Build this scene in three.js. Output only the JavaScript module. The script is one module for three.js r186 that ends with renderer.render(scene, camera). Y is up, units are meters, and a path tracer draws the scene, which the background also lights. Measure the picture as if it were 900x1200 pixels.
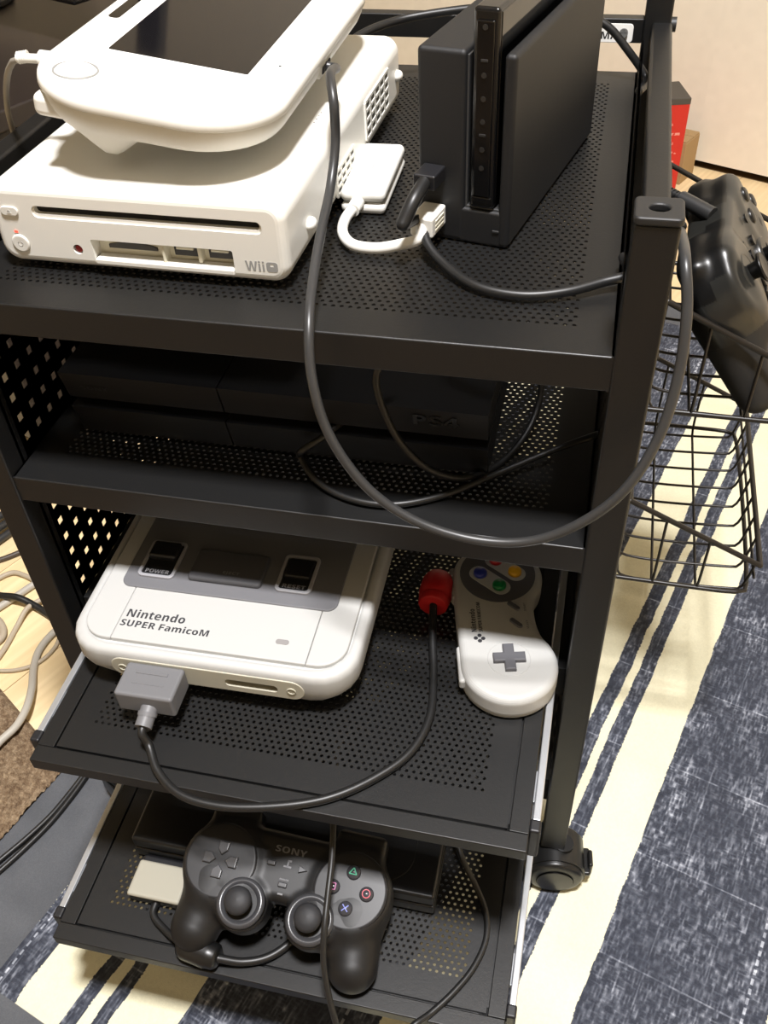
import * as THREE from 'three';
import { RoundedBoxGeometry } from 'three/addons/geometries/RoundedBoxGeometry.js';
import { mergeGeometries } from 'three/addons/utils/BufferGeometryUtils.js';
import { FontLoader } from 'three/addons/loaders/FontLoader.js';
import { TextGeometry } from 'three/addons/geometries/TextGeometry.js';
import { RectAreaLightUniformsLib } from 'three/addons/lights/RectAreaLightUniformsLib.js';
import { Brush, Evaluator, SUBTRACTION } from 'three-bvh-csg';

// ---------------------------------------------------------------- camera, light, exposure
const scene = new THREE.Scene();
scene.background = new THREE.Color(0x0d0c0b);
const camera = new THREE.PerspectiveCamera(57.24, 0.75, 0.02, 20);
camera.position.set(-0.0149, 0.80, 0.3897);
camera.rotation.set(-0.7577, 0.2592, -0.0574, 'YXZ');
scene.add(camera);
camera.updateMatrixWorld(true);
const renderer = new THREE.WebGLRenderer();
renderer.toneMapping = THREE.LinearToneMapping;
renderer.toneMappingExposure = 1.95;
renderer.shadowMap.enabled = true;
RectAreaLightUniformsLib.init();
const LAMP = { x: 0.08, y: 2.33, z: 0.36, size: 0.22, intensity: 290, color: 0xfdfbfc };
const lampLight = new THREE.RectAreaLight(LAMP.color, LAMP.intensity, LAMP.size, LAMP.size);
lampLight.position.set(LAMP.x, LAMP.y - 0.006, LAMP.z);
lampLight.rotation.x = -Math.PI / 2;
lampLight.castShadow = true;
scene.add(lampLight);

// ---------------------------------------------------------------- helpers
const FOCAL = 1099.37;
const camQ = camera.quaternion.clone(), camP = camera.position.clone();
function ray(px, py) { return new THREE.Vector3((px - 450) / FOCAL, -(py - 600) / FOCAL, -1).applyQuaternion(camQ); }
const onAxis = (a, v, px, py) => { const r = ray(px, py); return camP.clone().addScaledVector(r, (v - camP[a]) / r[a]); };
const onX = (px, py, v) => onAxis('x', v, px, py), onY = (px, py, v) => onAxis('y', v, px, py), onZ = (px, py, v) => onAxis('z', v, px, py);
const V = (x, y, z) => new THREE.Vector3(x, y, z);
let seed = 12345;
const rnd = () => { seed = (seed * 1664525 + 1013904223) >>> 0; return seed / 4294967296; };
function hash(x, y) { let h = (x * 374761393 + y * 668265263) | 0; h = Math.imul(h ^ (h >>> 13), 1274126177); return ((h ^ (h >>> 16)) >>> 0) / 4294967296; }
function vnoise(x, y) {
  const xi = Math.floor(x), yi = Math.floor(y); let fx = x - xi, fy = y - yi;
  fx = fx * fx * (3 - 2 * fx); fy = fy * fy * (3 - 2 * fy);
  return (hash(xi, yi) * (1 - fx) + hash(xi + 1, yi) * fx) * (1 - fy) + (hash(xi, yi + 1) * (1 - fx) + hash(xi + 1, yi + 1) * fx) * fy;
}
const clamp = (v, a, b) => Math.max(a, Math.min(b, v));
const sstep = (a, b, v) => { const t = clamp((v - a) / (b - a), 0, 1); return t * t * (3 - 2 * t); };
function dataTex(w, h, fn, srgb = true) {
  const d = new Uint8Array(w * h * 4);
  for (let y = 0; y < h; y++) for (let x = 0; x < w; x++) {
    const c = fn(x, y), i = (y * w + x) * 4;
    if (typeof c === 'number') { d[i] = d[i + 1] = d[i + 2] = clamp(c, 0, 255); } else { d[i] = clamp(c[0], 0, 255); d[i + 1] = clamp(c[1], 0, 255); d[i + 2] = clamp(c[2], 0, 255); }
    d[i + 3] = 255;
  }
  const t = new THREE.DataTexture(d, w, h); t.magFilter = THREE.LinearFilter; t.minFilter = THREE.LinearMipmapLinearFilter; t.generateMipmaps = true;
  t.wrapS = t.wrapT = THREE.RepeatWrapping; if (srgb) t.colorSpace = THREE.SRGBColorSpace; t.needsUpdate = true; return t;
}
const mat = (color, roughness = 0.5, o = {}) => new THREE.MeshStandardMaterial({ color, roughness, metalness: 0, ...o });
const used = {};
function numbered(n) { const k = used[n] = (used[n] ?? -1) + 1; return k ? `${n}_${String(k).padStart(3, '0')}` : n; }
function thing(name, label, category, group) {
  const g = new THREE.Group(); g.name = numbered(name); g.userData = { label, category }; if (group) g.userData.group = group; scene.add(g); return g;
}
function part(name, geo, m, parent, label) {
  const o = new THREE.Mesh(Array.isArray(geo) ? merge(geo) : geo, m); o.name = name; o.castShadow = o.receiveShadow = true;
  if (label) o.userData.label = label; parent.add(o); return o;
}
function single(name, geo, m, label, category, group) {
  const o = new THREE.Mesh(Array.isArray(geo) ? merge(geo) : geo, m); o.name = numbered(name); o.castShadow = o.receiveShadow = true;
  o.userData = { label, category }; if (group) o.userData.group = group; scene.add(o); return o;
}
function structure(name, geo, m, label, category) {
  const o = new THREE.Mesh(Array.isArray(geo) ? merge(geo) : geo, m); o.name = name; o.castShadow = o.receiveShadow = true;
  o.userData = { kind: 'structure', label, category }; scene.add(o); return o;
}
function merge(list) {
  const l = list.map(g => { const n = g.index ? g.toNonIndexed() : g; for (const k of Object.keys(n.attributes)) if (!['position', 'normal', 'uv'].includes(k)) n.deleteAttribute(k); if (!n.attributes.uv) n.setAttribute('uv', new THREE.BufferAttribute(new Float32Array(n.attributes.position.count * 2), 2)); n.clearGroups(); return n; });
  return mergeGeometries(l, false);
}
// moves a group's origin to its base without moving what it holds
function rebase(g, x, y, z) { for (const c of g.children) c.position.sub(V(x, y, z)); g.position.add(V(x, y, z)); }
const bx = (x0, x1, y0, y1, z0, z1, r = 0.0008, seg = 2) => {
  const w = Math.abs(x1 - x0), h = Math.abs(y1 - y0), d = Math.abs(z1 - z0), rr = Math.min(r, w * 0.49, h * 0.49, d * 0.49);
  const g = rr > 0 ? new RoundedBoxGeometry(w, h, d, seg, rr) : new THREE.BoxGeometry(w, h, d);
  return g.translate((x0 + x1) / 2, (y0 + y1) / 2, (z0 + z1) / 2);
};
const cylY = (x, y0, y1, z, r, seg = 24, r2 = r) => new THREE.CylinderGeometry(r2, r, y1 - y0, seg).translate(x, (y0 + y1) / 2, z);
const cylZ = (x, y, z0, z1, r, seg = 24) => new THREE.CylinderGeometry(r, r, Math.abs(z1 - z0), seg).rotateX(Math.PI / 2).translate(x, y, (z0 + z1) / 2);
const cylX = (x0, x1, y, z, r, seg = 24) => new THREE.CylinderGeometry(r, r, Math.abs(x1 - x0), seg).rotateZ(Math.PI / 2).translate((x0 + x1) / 2, y, z);
function tube(pts, r, seg = 0, rad = 10, closed = false) {
  const c = new THREE.CatmullRomCurve3(pts, closed, 'centripetal');
  const g = new THREE.TubeGeometry(c, seg || Math.max(16, pts.length * 10), r, rad, closed);
  if (closed) return g;
  const caps = [0, 1].map(t => { const p = c.getPoint(t); return new THREE.SphereGeometry(r, 8, 6).translate(p.x, p.y, p.z); });
  return merge([g, ...caps]);
}
const rod = (a, b, r, seg = 8) => {
  const d = b.clone().sub(a), g = new THREE.CylinderGeometry(r, r, d.length(), seg);
  g.applyQuaternion(new THREE.Quaternion().setFromUnitVectors(V(0, 1, 0), d.normalize())); const m = a.clone().add(b).multiplyScalar(0.5); return g.translate(m.x, m.y, m.z);
};
function roundRect(w, h, r) {
  const s = new THREE.Shape(), x = w / 2, y = h / 2;
  s.moveTo(-x + r, -y); s.lineTo(x - r, -y); s.absarc(x - r, -y + r, r, -Math.PI / 2, 0); s.lineTo(x, y - r); s.absarc(x - r, y - r, r, 0, Math.PI / 2);
  s.lineTo(-x + r, y); s.absarc(-x + r, y - r, r, Math.PI / 2, Math.PI); s.lineTo(-x, -y + r); s.absarc(-x + r, -y + r, r, Math.PI, Math.PI * 1.5); return s;
}
// a shape drawn in (x, -z) raised along y from y0 to y1, with a bevelled rim
function slab(shape, y0, y1, bevel = 0.0006, seg = 2, curve = 12) {
  const h = y1 - y0; bevel = Math.min(bevel, h * 0.49);
  return new THREE.ExtrudeGeometry(shape, { depth: h - 2 * bevel, bevelEnabled: bevel > 0, bevelThickness: bevel, bevelSize: bevel, bevelOffset: -bevel, bevelSegments: seg, curveSegments: curve }).translate(0, 0, bevel).rotateX(-Math.PI / 2).translate(0, y0, 0);
}
// a shape drawn in (x, y) raised along +z
function plate(shape, z0, z1, bevel = 0.0004, seg = 2, curve = 12) {
  const h = z1 - z0; bevel = Math.min(bevel, h * 0.49);
  return new THREE.ExtrudeGeometry(shape, { depth: h - 2 * bevel, bevelEnabled: bevel > 0, bevelThickness: bevel, bevelSize: bevel, bevelOffset: -bevel, bevelSegments: seg, curveSegments: curve }).translate(0, 0, z0 + bevel);
}
// a plus-shaped key, raised along y from y0 to y1
function cross(x, z, arm, half, y0, y1, bevel) {
  const s = new THREE.Shape(), p = [[half, arm], [half, half], [arm, half], [arm, -half], [half, -half], [half, -arm], [-half, -arm], [-half, -half], [-arm, -half], [-arm, half], [-half, half], [-half, arm]];
  p.forEach(([a, b], i) => i ? s.lineTo(a, b) : s.moveTo(a, b)); s.closePath(); return slab(s, y0, y1, bevel, 3).translate(x, 0, z);
}
const fontBold = await new FontLoader().loadAsync('fonts/droid/droid_sans_bold.typeface.json');
const fontReg = await new FontLoader().loadAsync('fonts/droid/droid_sans_regular.typeface.json');
// lettering in the xy plane facing +z, its lower left corner at the origin
function text(str, size, width, depth = 0.00012, font = fontBold) {
  const g = new TextGeometry(str, { font, size, depth, curveSegments: 3, bevelEnabled: false });
  g.computeBoundingBox(); const b = g.boundingBox; g.translate(-b.min.x, 0, 0); if (width) g.scale(width / (b.max.x - b.min.x), 1, 1); return g;
}
const flatText = (...a) => text(...a).rotateX(-Math.PI / 2);
const evaluator = new Evaluator(); evaluator.useGroups = false; evaluator.attributes = ['position', 'normal', 'uv'];
function cut(geo, cutters) {
  let a = new Brush(geo); a.updateMatrixWorld();
  for (const c of cutters) { const b = new Brush(c); b.updateMatrixWorld(); a = evaluator.evaluate(a, b, SUBTRACTION); }
  return a.geometry;
}
// surface of a signed distance field on a grid
function sdfMesh(f, mn, mx, cell) {
  const n = [0, 1, 2].map(i => Math.ceil((mx[i] - mn[i]) / cell) + 1), [nx, ny, nz] = n;
  const val = new Float32Array(nx * ny * nz), id = (i, j, k) => (k * ny + j) * nx + i;
  for (let k = 0; k < nz; k++) for (let j = 0; j < ny; j++) for (let i = 0; i < nx; i++) val[id(i, j, k)] = f(mn[0] + i * cell, mn[1] + j * cell, mn[2] + k * cell);
  const vi = new Int32Array(nx * ny * nz).fill(-1), pos = [], nor = [], idx = [];
  const C8 = [[0, 0, 0], [1, 0, 0], [0, 1, 0], [1, 1, 0], [0, 0, 1], [1, 0, 1], [0, 1, 1], [1, 1, 1]];
  const E12 = [[0, 1], [2, 3], [4, 5], [6, 7], [0, 2], [1, 3], [4, 6], [5, 7], [0, 4], [1, 5], [2, 6], [3, 7]];
  for (let k = 0; k < nz - 1; k++) for (let j = 0; j < ny - 1; j++) for (let i = 0; i < nx - 1; i++) {
    const v = C8.map(c => val[id(i + c[0], j + c[1], k + c[2])]); let neg = 0; for (const q of v) if (q < 0) neg++;
    if (neg === 0 || neg === 8) continue;
    let x = 0, y = 0, z = 0, c = 0;
    for (const [a, b] of E12) if ((v[a] < 0) !== (v[b] < 0)) { const t = v[a] / (v[a] - v[b]); x += C8[a][0] + t * (C8[b][0] - C8[a][0]); y += C8[a][1] + t * (C8[b][1] - C8[a][1]); z += C8[a][2] + t * (C8[b][2] - C8[a][2]); c++; }
    const px = mn[0] + (i + x / c) * cell, py = mn[1] + (j + y / c) * cell, pz = mn[2] + (k + z / c) * cell, e = cell * 0.5;
    const g = V(f(px + e, py, pz) - f(px - e, py, pz), f(px, py + e, pz) - f(px, py - e, pz), f(px, py, pz + e) - f(px, py, pz - e)).normalize();
    vi[id(i, j, k)] = pos.length / 3; pos.push(px, py, pz); nor.push(g.x, g.y, g.z);
  }
  const quad = (a, b, c, d, flip) => { if (a < 0 || b < 0 || c < 0 || d < 0) return; flip ? idx.push(a, c, b, a, d, c) : idx.push(a, b, c, a, c, d); };
  for (let k = 1; k < nz - 1; k++) for (let j = 1; j < ny - 1; j++) for (let i = 1; i < nx - 1; i++) {
    const s = val[id(i, j, k)] < 0;
    if (s !== (val[id(i + 1, j, k)] < 0)) quad(vi[id(i, j - 1, k - 1)], vi[id(i, j, k - 1)], vi[id(i, j, k)], vi[id(i, j - 1, k)], !s);
    if (s !== (val[id(i, j + 1, k)] < 0)) quad(vi[id(i - 1, j, k - 1)], vi[id(i - 1, j, k)], vi[id(i, j, k)], vi[id(i, j, k - 1)], !s);
    if (s !== (val[id(i, j, k + 1)] < 0)) quad(vi[id(i - 1, j - 1, k)], vi[id(i, j - 1, k)], vi[id(i, j, k)], vi[id(i - 1, j, k)], !s);
  }
  const g = new THREE.BufferGeometry(); g.setAttribute('position', new THREE.Float32BufferAttribute(pos, 3)); g.setAttribute('normal', new THREE.Float32BufferAttribute(nor, 3));
  g.setAttribute('uv', new THREE.Float32BufferAttribute(new Float32Array(pos.length / 3 * 2), 2)); g.setIndex(idx); return g;
}
const smin = (a, b, k) => { const h = Math.max(k - Math.abs(a - b), 0) / k; return Math.min(a, b) - h * h * k * 0.25; };
const sdBox = (x, y, z, hx, hy, hz, r) => { const qx = Math.abs(x) - hx + r, qy = Math.abs(y) - hy + r, qz = Math.abs(z) - hz + r; return Math.hypot(Math.max(qx, 0), Math.max(qy, 0), Math.max(qz, 0)) + Math.min(Math.max(qx, qy, qz), 0) - r; };
const sdDisc = (x, y, z, R, h, r) => { const a = Math.hypot(x, z) - R + r, b = Math.abs(y) - h + r; return Math.min(Math.max(a, b), 0) + Math.hypot(Math.max(a, 0), Math.max(b, 0)) - r; };
const sdCap = (p, a, b, ra, rb) => { const bax = b[0] - a[0], bay = b[1] - a[1], baz = b[2] - a[2], pax = p[0] - a[0], pay = p[1] - a[1], paz = p[2] - a[2]; const t = clamp((pax * bax + pay * bay + paz * baz) / (bax * bax + bay * bay + baz * baz), 0, 1); return Math.hypot(pax - bax * t, pay - bay * t, paz - baz * t) - (ra + (rb - ra) * t); };

// ---------------------------------------------------------------- materials
const fineGrain = dataTex(256, 256, (x, y) => 110 + 90 * hash(x, y) + 55 * vnoise(x / 5, y / 5), false);
const coatRough = dataTex(512, 512, (x, y) => 150 + 40 * vnoise(x / 60, y / 60) + 30 * vnoise(x / 9, y / 9) + 20 * hash(x, y), false);
const coatBump = fineGrain.clone(); coatBump.repeat.set(12, 12);
const M = {
  coat: new THREE.MeshPhysicalMaterial({ color: 0x121212, roughness: 0.42, ior: 1.5, bumpMap: coatBump, bumpScale: 0.00008 }),
  coatSmooth: mat(0x1f1f1f, 0.5),
  deep: mat(0x0a0a0a, 0.7),
  steel: mat(0xc6c9cd, 0.33, { metalness: 0.7 }),
  white: mat(0xe9e7df, 0.32),
  whiteMatte: mat(0xe6e4dc, 0.5),
  ivory: mat(0xded9c4, 0.45),
  cable: mat(0x1a1a1a, 0.42),
  cableGrey: mat(0x323232, 0.38),
  cableWhite: mat(0xdedbd2, 0.45),
  gloss: mat(0x060606, 0.06),
  blackPlastic: mat(0x17171a, 0.45),
  satin: mat(0x131313, 0.35),
};
// texture coordinates in metres from the face's own direction
function metreUV(g) {
  const p = g.attributes.position, n = g.attributes.normal, u = new Float32Array(p.count * 2);
  for (let i = 0; i < p.count; i++) {
    const ax = Math.abs(n.getX(i)), ay = Math.abs(n.getY(i)), az = Math.abs(n.getZ(i));
    if (ay >= ax && ay >= az) { u[2 * i] = p.getX(i); u[2 * i + 1] = p.getZ(i); } else if (ax >= az) { u[2 * i] = p.getZ(i); u[2 * i + 1] = p.getY(i); } else { u[2 * i] = p.getX(i); u[2 * i + 1] = p.getY(i); }
  }
  g.setAttribute('uv', new THREE.BufferAttribute(u, 2)); return g;
}
// ---------------------------------------------------------------- the room
// the room stands turned against the rack: u runs along the back wall, w out of it
const ROOM = { x: 0.152, z: -1.502, c: 0.905, s: 0.425 };
const roomTurn = -Math.atan2(ROOM.s, ROOM.c);
const toRoom = (x, z) => { const dx = x - ROOM.x, dz = z - ROOM.z; return [dx * ROOM.c + dz * ROOM.s, -dx * ROOM.s + dz * ROOM.c]; };
const fromRoom = (u, w) => [ROOM.x + u * ROOM.c - w * ROOM.s, ROOM.z + u * ROOM.s + w * ROOM.c];
function roomSet(o) { o.position.set(ROOM.x, 0, ROOM.z); o.rotation.y = roomTurn; return o; }
const U0 = -2.6, U1 = 3.2, W1 = 5.2, HC = 2.42;
const wallTex = dataTex(256, 256, (x, y) => { const n = vnoise(x / 3, y / 3) * 5 + vnoise(x / 40, y / 40) * 4; return [240 + n - 5, 232 + n - 5, 216 + n - 5]; });
const wallMat = mat(0xffffff, 0.75, { map: wallTex });
const wallGeo = g => metreUV(g);
roomSet(structure('wall_back', wallGeo(bx(U0 - 0.1, U1 + 0.1, 0.012, HC, -0.1, 0, 0)), wallMat, 'plain cream wall behind the rack', 'wall'));
roomSet(structure('wall_left', wallGeo(bx(U0 - 0.1, U0, 0, HC, 0, W1, 0)), wallMat, 'plain cream side wall', 'wall'));
roomSet(structure('wall_right', wallGeo(bx(U1, U1 + 0.1, 0, HC, 0, W1, 0)), wallMat, 'plain cream side wall', 'wall'));
roomSet(structure('wall_front', wallGeo(bx(U0 - 0.1, U1 + 0.1, 0, HC, W1, W1 + 0.1, 0)), wallMat, 'plain cream wall behind the viewer', 'wall'));
roomSet(structure('ceiling', wallGeo(bx(U0 - 0.1, U1 + 0.1, HC, HC + 0.1, -0.1, W1 + 0.1, 0)), mat(0xdedad0, 0.8), 'white ceiling', 'ceiling'));
// wooden floor: a sub-floor carrying single boards
const woodTexs = [0, 1, 2].map(k => dataTex(128, 512, (x, y) => {
  const g = vnoise(x / 4 + k * 31, y / 90 + k * 7) * 14 + vnoise(x / 1.6 + k * 13, y / 40) * 8 + vnoise(x / 30 + k * 5, y / 200) * 10 - 16;
  return [236 + g + k * 2, 212 + g * 1.1 + k * 2, 168 + g * 1.3 + k];
}));
const woodMats = woodTexs.map(t => mat(0xffffff, 0.42, { map: t }));
const floor = structure('floor', bx(U0 - 0.1, U1 + 0.1, -0.1, -0.004, -0.1, W1 + 0.1, 0), mat(0x6d5637, 0.8), 'light wooden board floor', 'floor');
roomSet(floor);
{
  const bw = 0.15, L = 1.2; let k = 0; const geos = {};
  for (let u = U0; u < U1 - 0.01; u += bw) {
    k++; const off = (k * 0.47) % L;
    for (let w = -off; w < W1; w += L) {
      const w0 = Math.max(w, 0), w1 = Math.min(w + L, W1), u1 = Math.min(u + bw, U1); if (w1 - w0 < 0.03) continue;
      const key = `${(u1 - u).toFixed(3)}_${(w1 - w0).toFixed(3)}`;
      const g = geos[key] ||= (() => { const q = new THREE.BoxGeometry(u1 - u - 0.0012, 0.004, w1 - w0 - 0.0012); const uv = q.attributes.uv, p = q.attributes.position; for (let i = 0; i < p.count; i++) uv.setXY(i, p.getX(i) / bw + 0.5, p.getZ(i) / L); return q; })();
      const b = part('board', g, woodMats[Math.floor(rnd() * 3)], floor); b.position.set((u + u1) / 2, -0.002, (w0 + w1) / 2);
    }
  }
}
// ceiling lamp: shallow round fitting, its light set just under the diffuser
{
  const t = thing('ceiling_lamp', 'round white ceiling lamp above the rack', 'lamp');
  part('mount', cylY(0, 0.05, 0.092, 0, 0.09, 48), mat(0xe8e6e0, 0.5), t);
  part('diffuser', new THREE.LatheGeometry([[0, 0], [0.1, 0], [0.122, 0.012], [0.128, 0.035], [0.122, 0.05], [0, 0.05]].map(p => new THREE.Vector2(...p)), 48), mat(0xffffff, 0.6, { emissive: LAMP.color, emissiveIntensity: 3 }), t);
  t.position.set(LAMP.x, LAMP.y, LAMP.z);
}

// ---------------------------------------------------------------- quilted rug
// c runs across the stripes, l along them
const RS = { x: 0.287, z: -0.958 };
const RUG = { c0: -0.462, c1: 0.46, l0: -0.388, l1: 0.957 };
const cToXZ = (c, l) => { // c is read off along the world x axis at the stripes' slope, x + 0.3 z
  const x = c * 0.9178 + l * RS.x, z = c * 0.2751 + l * RS.z; return [x, z];
};
{
  const WX = 1536, HY = 2048, cw = RUG.c1 - RUG.c0, lw = RUG.l1 - RUG.l0;
  const bands = [[-0.372, -0.341, 1], [-0.341, -0.295, 0], [-0.295, -0.2825, 1], [-0.2825, -0.272, 0], [-0.272, -0.26, 1], [-0.26, -0.2075, 0], [-0.2075, -0.063, 1], [-0.063, -0.014, 0], [-0.014, 0.001, 1], [0.001, 0.0095, 0], [0.0095, 0.0245, 1], [0.0245, 0.073, 0], [0.073, 0.21, 1], [0.21, 0.26, 0], [0.26, 0.275, 1], [0.275, 0.285, 0], [0.285, 0.3, 1], [0.3, 0.345, 0], [0.345, 0.372, 1]];
  const rugTex = dataTex(WX, HY, (px, py) => {
    const c = RUG.c0 + (px + 0.5) / WX * cw, l = RUG.l0 + (py + 0.5) / HY * lw;
    const fine = hash(px, py);
    if (c < -0.372 || c > 0.372 || l > 0.9 || l < -0.298) { const n = (fine - 0.5) * 10 + (vnoise(c * 60, l * 60) - 0.5) * 9; return [86 + n, 88 + n, 92 + n]; }
    const cj = c + (vnoise(c * 90, l * 900) - 0.5) * 0.0008 + (vnoise(c * 20 + 3, l * 60) - 0.5) * 0.0022;
    let blue = 0; for (const b of bands) if (cj >= b[0] && cj < b[1]) { blue = b[2]; break; }
    if (!blue) { const n = (fine - 0.5) * 8 + (vnoise(px / 3, py / 3) - 0.5) * 6 + (vnoise(c * 40, l * 25) - 0.5) * 8; return [224 + n, 219 + n, 190 + n]; }
    // chambray: dark blue with pale slubs along and across the stripes
    const a = vnoise(px / 2.4, py / 8 + 40), b2 = vnoise(px / 7 + 90, py / 2.2), cl = vnoise(px / 34, py / 46), cl2 = vnoise(px / 9, py / 14);
    let v = Math.pow(a, 2.4) * 84 + Math.pow(b2, 3) * 44 + (fine - 0.5) * 20;
    v *= 0.35 + 1.05 * cl * (0.6 + 0.8 * cl2);
    const thread = Math.abs(((c + 1) % 0.0475) - 0.02) < 0.0007 ? 52 * vnoise(py / 12, px / 900) : 0;
    let st = 0; for (const s of [-0.365, 0.193, -0.09]) if (Math.abs(c - s) < 0.0011 && ((l + 5) % 0.0082) < 0.005) st = 95;
    const q = Math.abs(((l + 0.038 + 5 * 0.0965) % 0.0965)) < 0.0013 ? 85 * vnoise(px / 7, py / 900) : 0;
    v += thread + st + q;
    return [42 + v * 0.93, 46 + v * 0.93, 57 + v * 0.92];
  });
  const nx = 180, ny = 270, pos = [], uv = [], idx = [];
  const puff = (c, l) => {
    const q = Math.abs(((l + 0.038 + 50 * 0.0965) % 0.0965) / 0.0965 - 0.5) * 2, r = Math.abs(((c + 1) % 0.135) / 0.135 - 0.5) * 2;
    const border = c < -0.372 || c > 0.372 || l > 0.9 || l < -0.298;
    return border ? 0.0055 : 0.005 + 0.0022 * (1 - Math.pow(q, 6)) * (1 - 0.4 * Math.pow(r, 8)) + 0.0008 * vnoise(c * 22, l * 22);
  };
  for (let j = 0; j <= ny; j++) for (let i = 0; i <= nx; i++) {
    const c = RUG.c0 + i / nx * cw, l = RUG.l0 + j / ny * lw, [x, z] = cToXZ(c, l);
    pos.push(x, puff(c, l), z); uv.push(i / nx, j / ny);
    if (i < nx && j < ny) { const a = j * (nx + 1) + i; idx.push(a, a + 1, a + nx + 2, a, a + nx + 2, a + nx + 1); }
  }
  const g = new THREE.BufferGeometry(); g.setAttribute('position', new THREE.Float32BufferAttribute(pos, 3)); g.setAttribute('uv', new THREE.Float32BufferAttribute(uv, 2)); g.setIndex(idx); g.computeVertexNormals();
  // the rim closes the rug down to the floor
  const rp = [], edge = []; for (let i = 0; i <= nx; i++) edge.push(i); for (let j = 1; j <= ny; j++) edge.push(j * (nx + 1) + nx); for (let i = nx - 1; i >= 0; i--) edge.push(ny * (nx + 1) + i); for (let j = ny - 1; j >= 0; j--) edge.push(j * (nx + 1));
  const ru = []; for (let k = 0; k < edge.length - 1; k++) { const a = edge[k], b = edge[k + 1]; const A = pos.slice(a * 3, a * 3 + 3), B = pos.slice(b * 3, b * 3 + 3), ua = uv.slice(a * 2, a * 2 + 2), ub = uv.slice(b * 2, b * 2 + 2); rp.push(...A, A[0], 0, A[2], ...B, ...B, A[0], 0, A[2], B[0], 0, B[2]); ru.push(...ua, ...ua, ...ub, ...ub, ...ua, ...ub); }
  const rim = new THREE.BufferGeometry(); rim.setAttribute('position', new THREE.Float32BufferAttribute(rp, 3)); rim.setAttribute('uv', new THREE.Float32BufferAttribute(ru, 2)); rim.computeVertexNormals();
  const rugBump = fineGrain.clone(); rugBump.repeat.set(8, 11);
  single('rug', [g, rim], mat(0xffffff, 0.92, { map: rugTex, bumpMap: rugBump, bumpScale: 0.0004 }), 'quilted blue chambray rug with cream stripes under the rack', 'rug');
}
// brown pile mat on the boards, butting against the rug's left and near edges
{
  const pile = (nx, ny, at) => {
    const P = [], uv = [], idx = [];
    for (let j = 0; j <= ny; j++) for (let i = 0; i <= nx; i++) {
      const [c, l] = at(i / nx, j / ny), [x, z] = cToXZ(c, l), e = Math.min(j / 2, 1);
      P.push(x, 0.001 + e * (0.0045 + 0.004 * hash(i * 3 + 1, j * 7 + 2) + 0.002 * vnoise(i / 9, j / 9)), z); uv.push(x * 5, z * 5);
      if (i < nx && j < ny) { const q = j * (nx + 1) + i; idx.push(q, q + nx + 2, q + 1, q, q + nx + 1, q + nx + 2); }
    }
    const g = new THREE.BufferGeometry(); g.setAttribute('position', new THREE.Float32BufferAttribute(P, 3)); g.setAttribute('uv', new THREE.Float32BufferAttribute(uv, 2)); g.setIndex(idx); g.computeVertexNormals(); return g;
  };
  const edge = c => { const t = (c + 0.6054) / 1.003; return 0.287 * (-0.577 + 0.84 * t) - 0.958 * (-0.0945 + 0.543 * t); };
  const left = pile(200, 130, (u, v) => { const c = -0.4602 - 0.55 * Math.pow(1 - u, 1.2), l1 = edge(c); return [c, l1 + (-0.3868 - l1) * v]; });
  const near = pile(120, 90, (u, v) => [-1.01 + 2.3 * u, -0.3868 - 2.0 * v]);
  const g = [left, near];
  const t = dataTex(256, 256, (x, y) => { const n = (hash(x, y) - 0.5) * 44 + (vnoise(x / 4, y / 4) - 0.5) * 46 + (vnoise(x / 20, y / 20) - 0.5) * 22; return [122 + n, 102 + n, 79 + n * 0.9]; });
  single('floor_mat', g, mat(0xffffff, 0.98, { map: t, bumpMap: fineGrain, bumpScale: 0.002 }), 'brown pile floor mat beside the grey rug border', 'mat');
}

// ---------------------------------------------------------------- the rack
const H1 = 0.54, H2 = 0.4084, H3 = 0.2734, H4 = 0.1282, RW = 0.3655, RD = 0.3925, PW = 0.0198, LIP = 0.0203;
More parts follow.
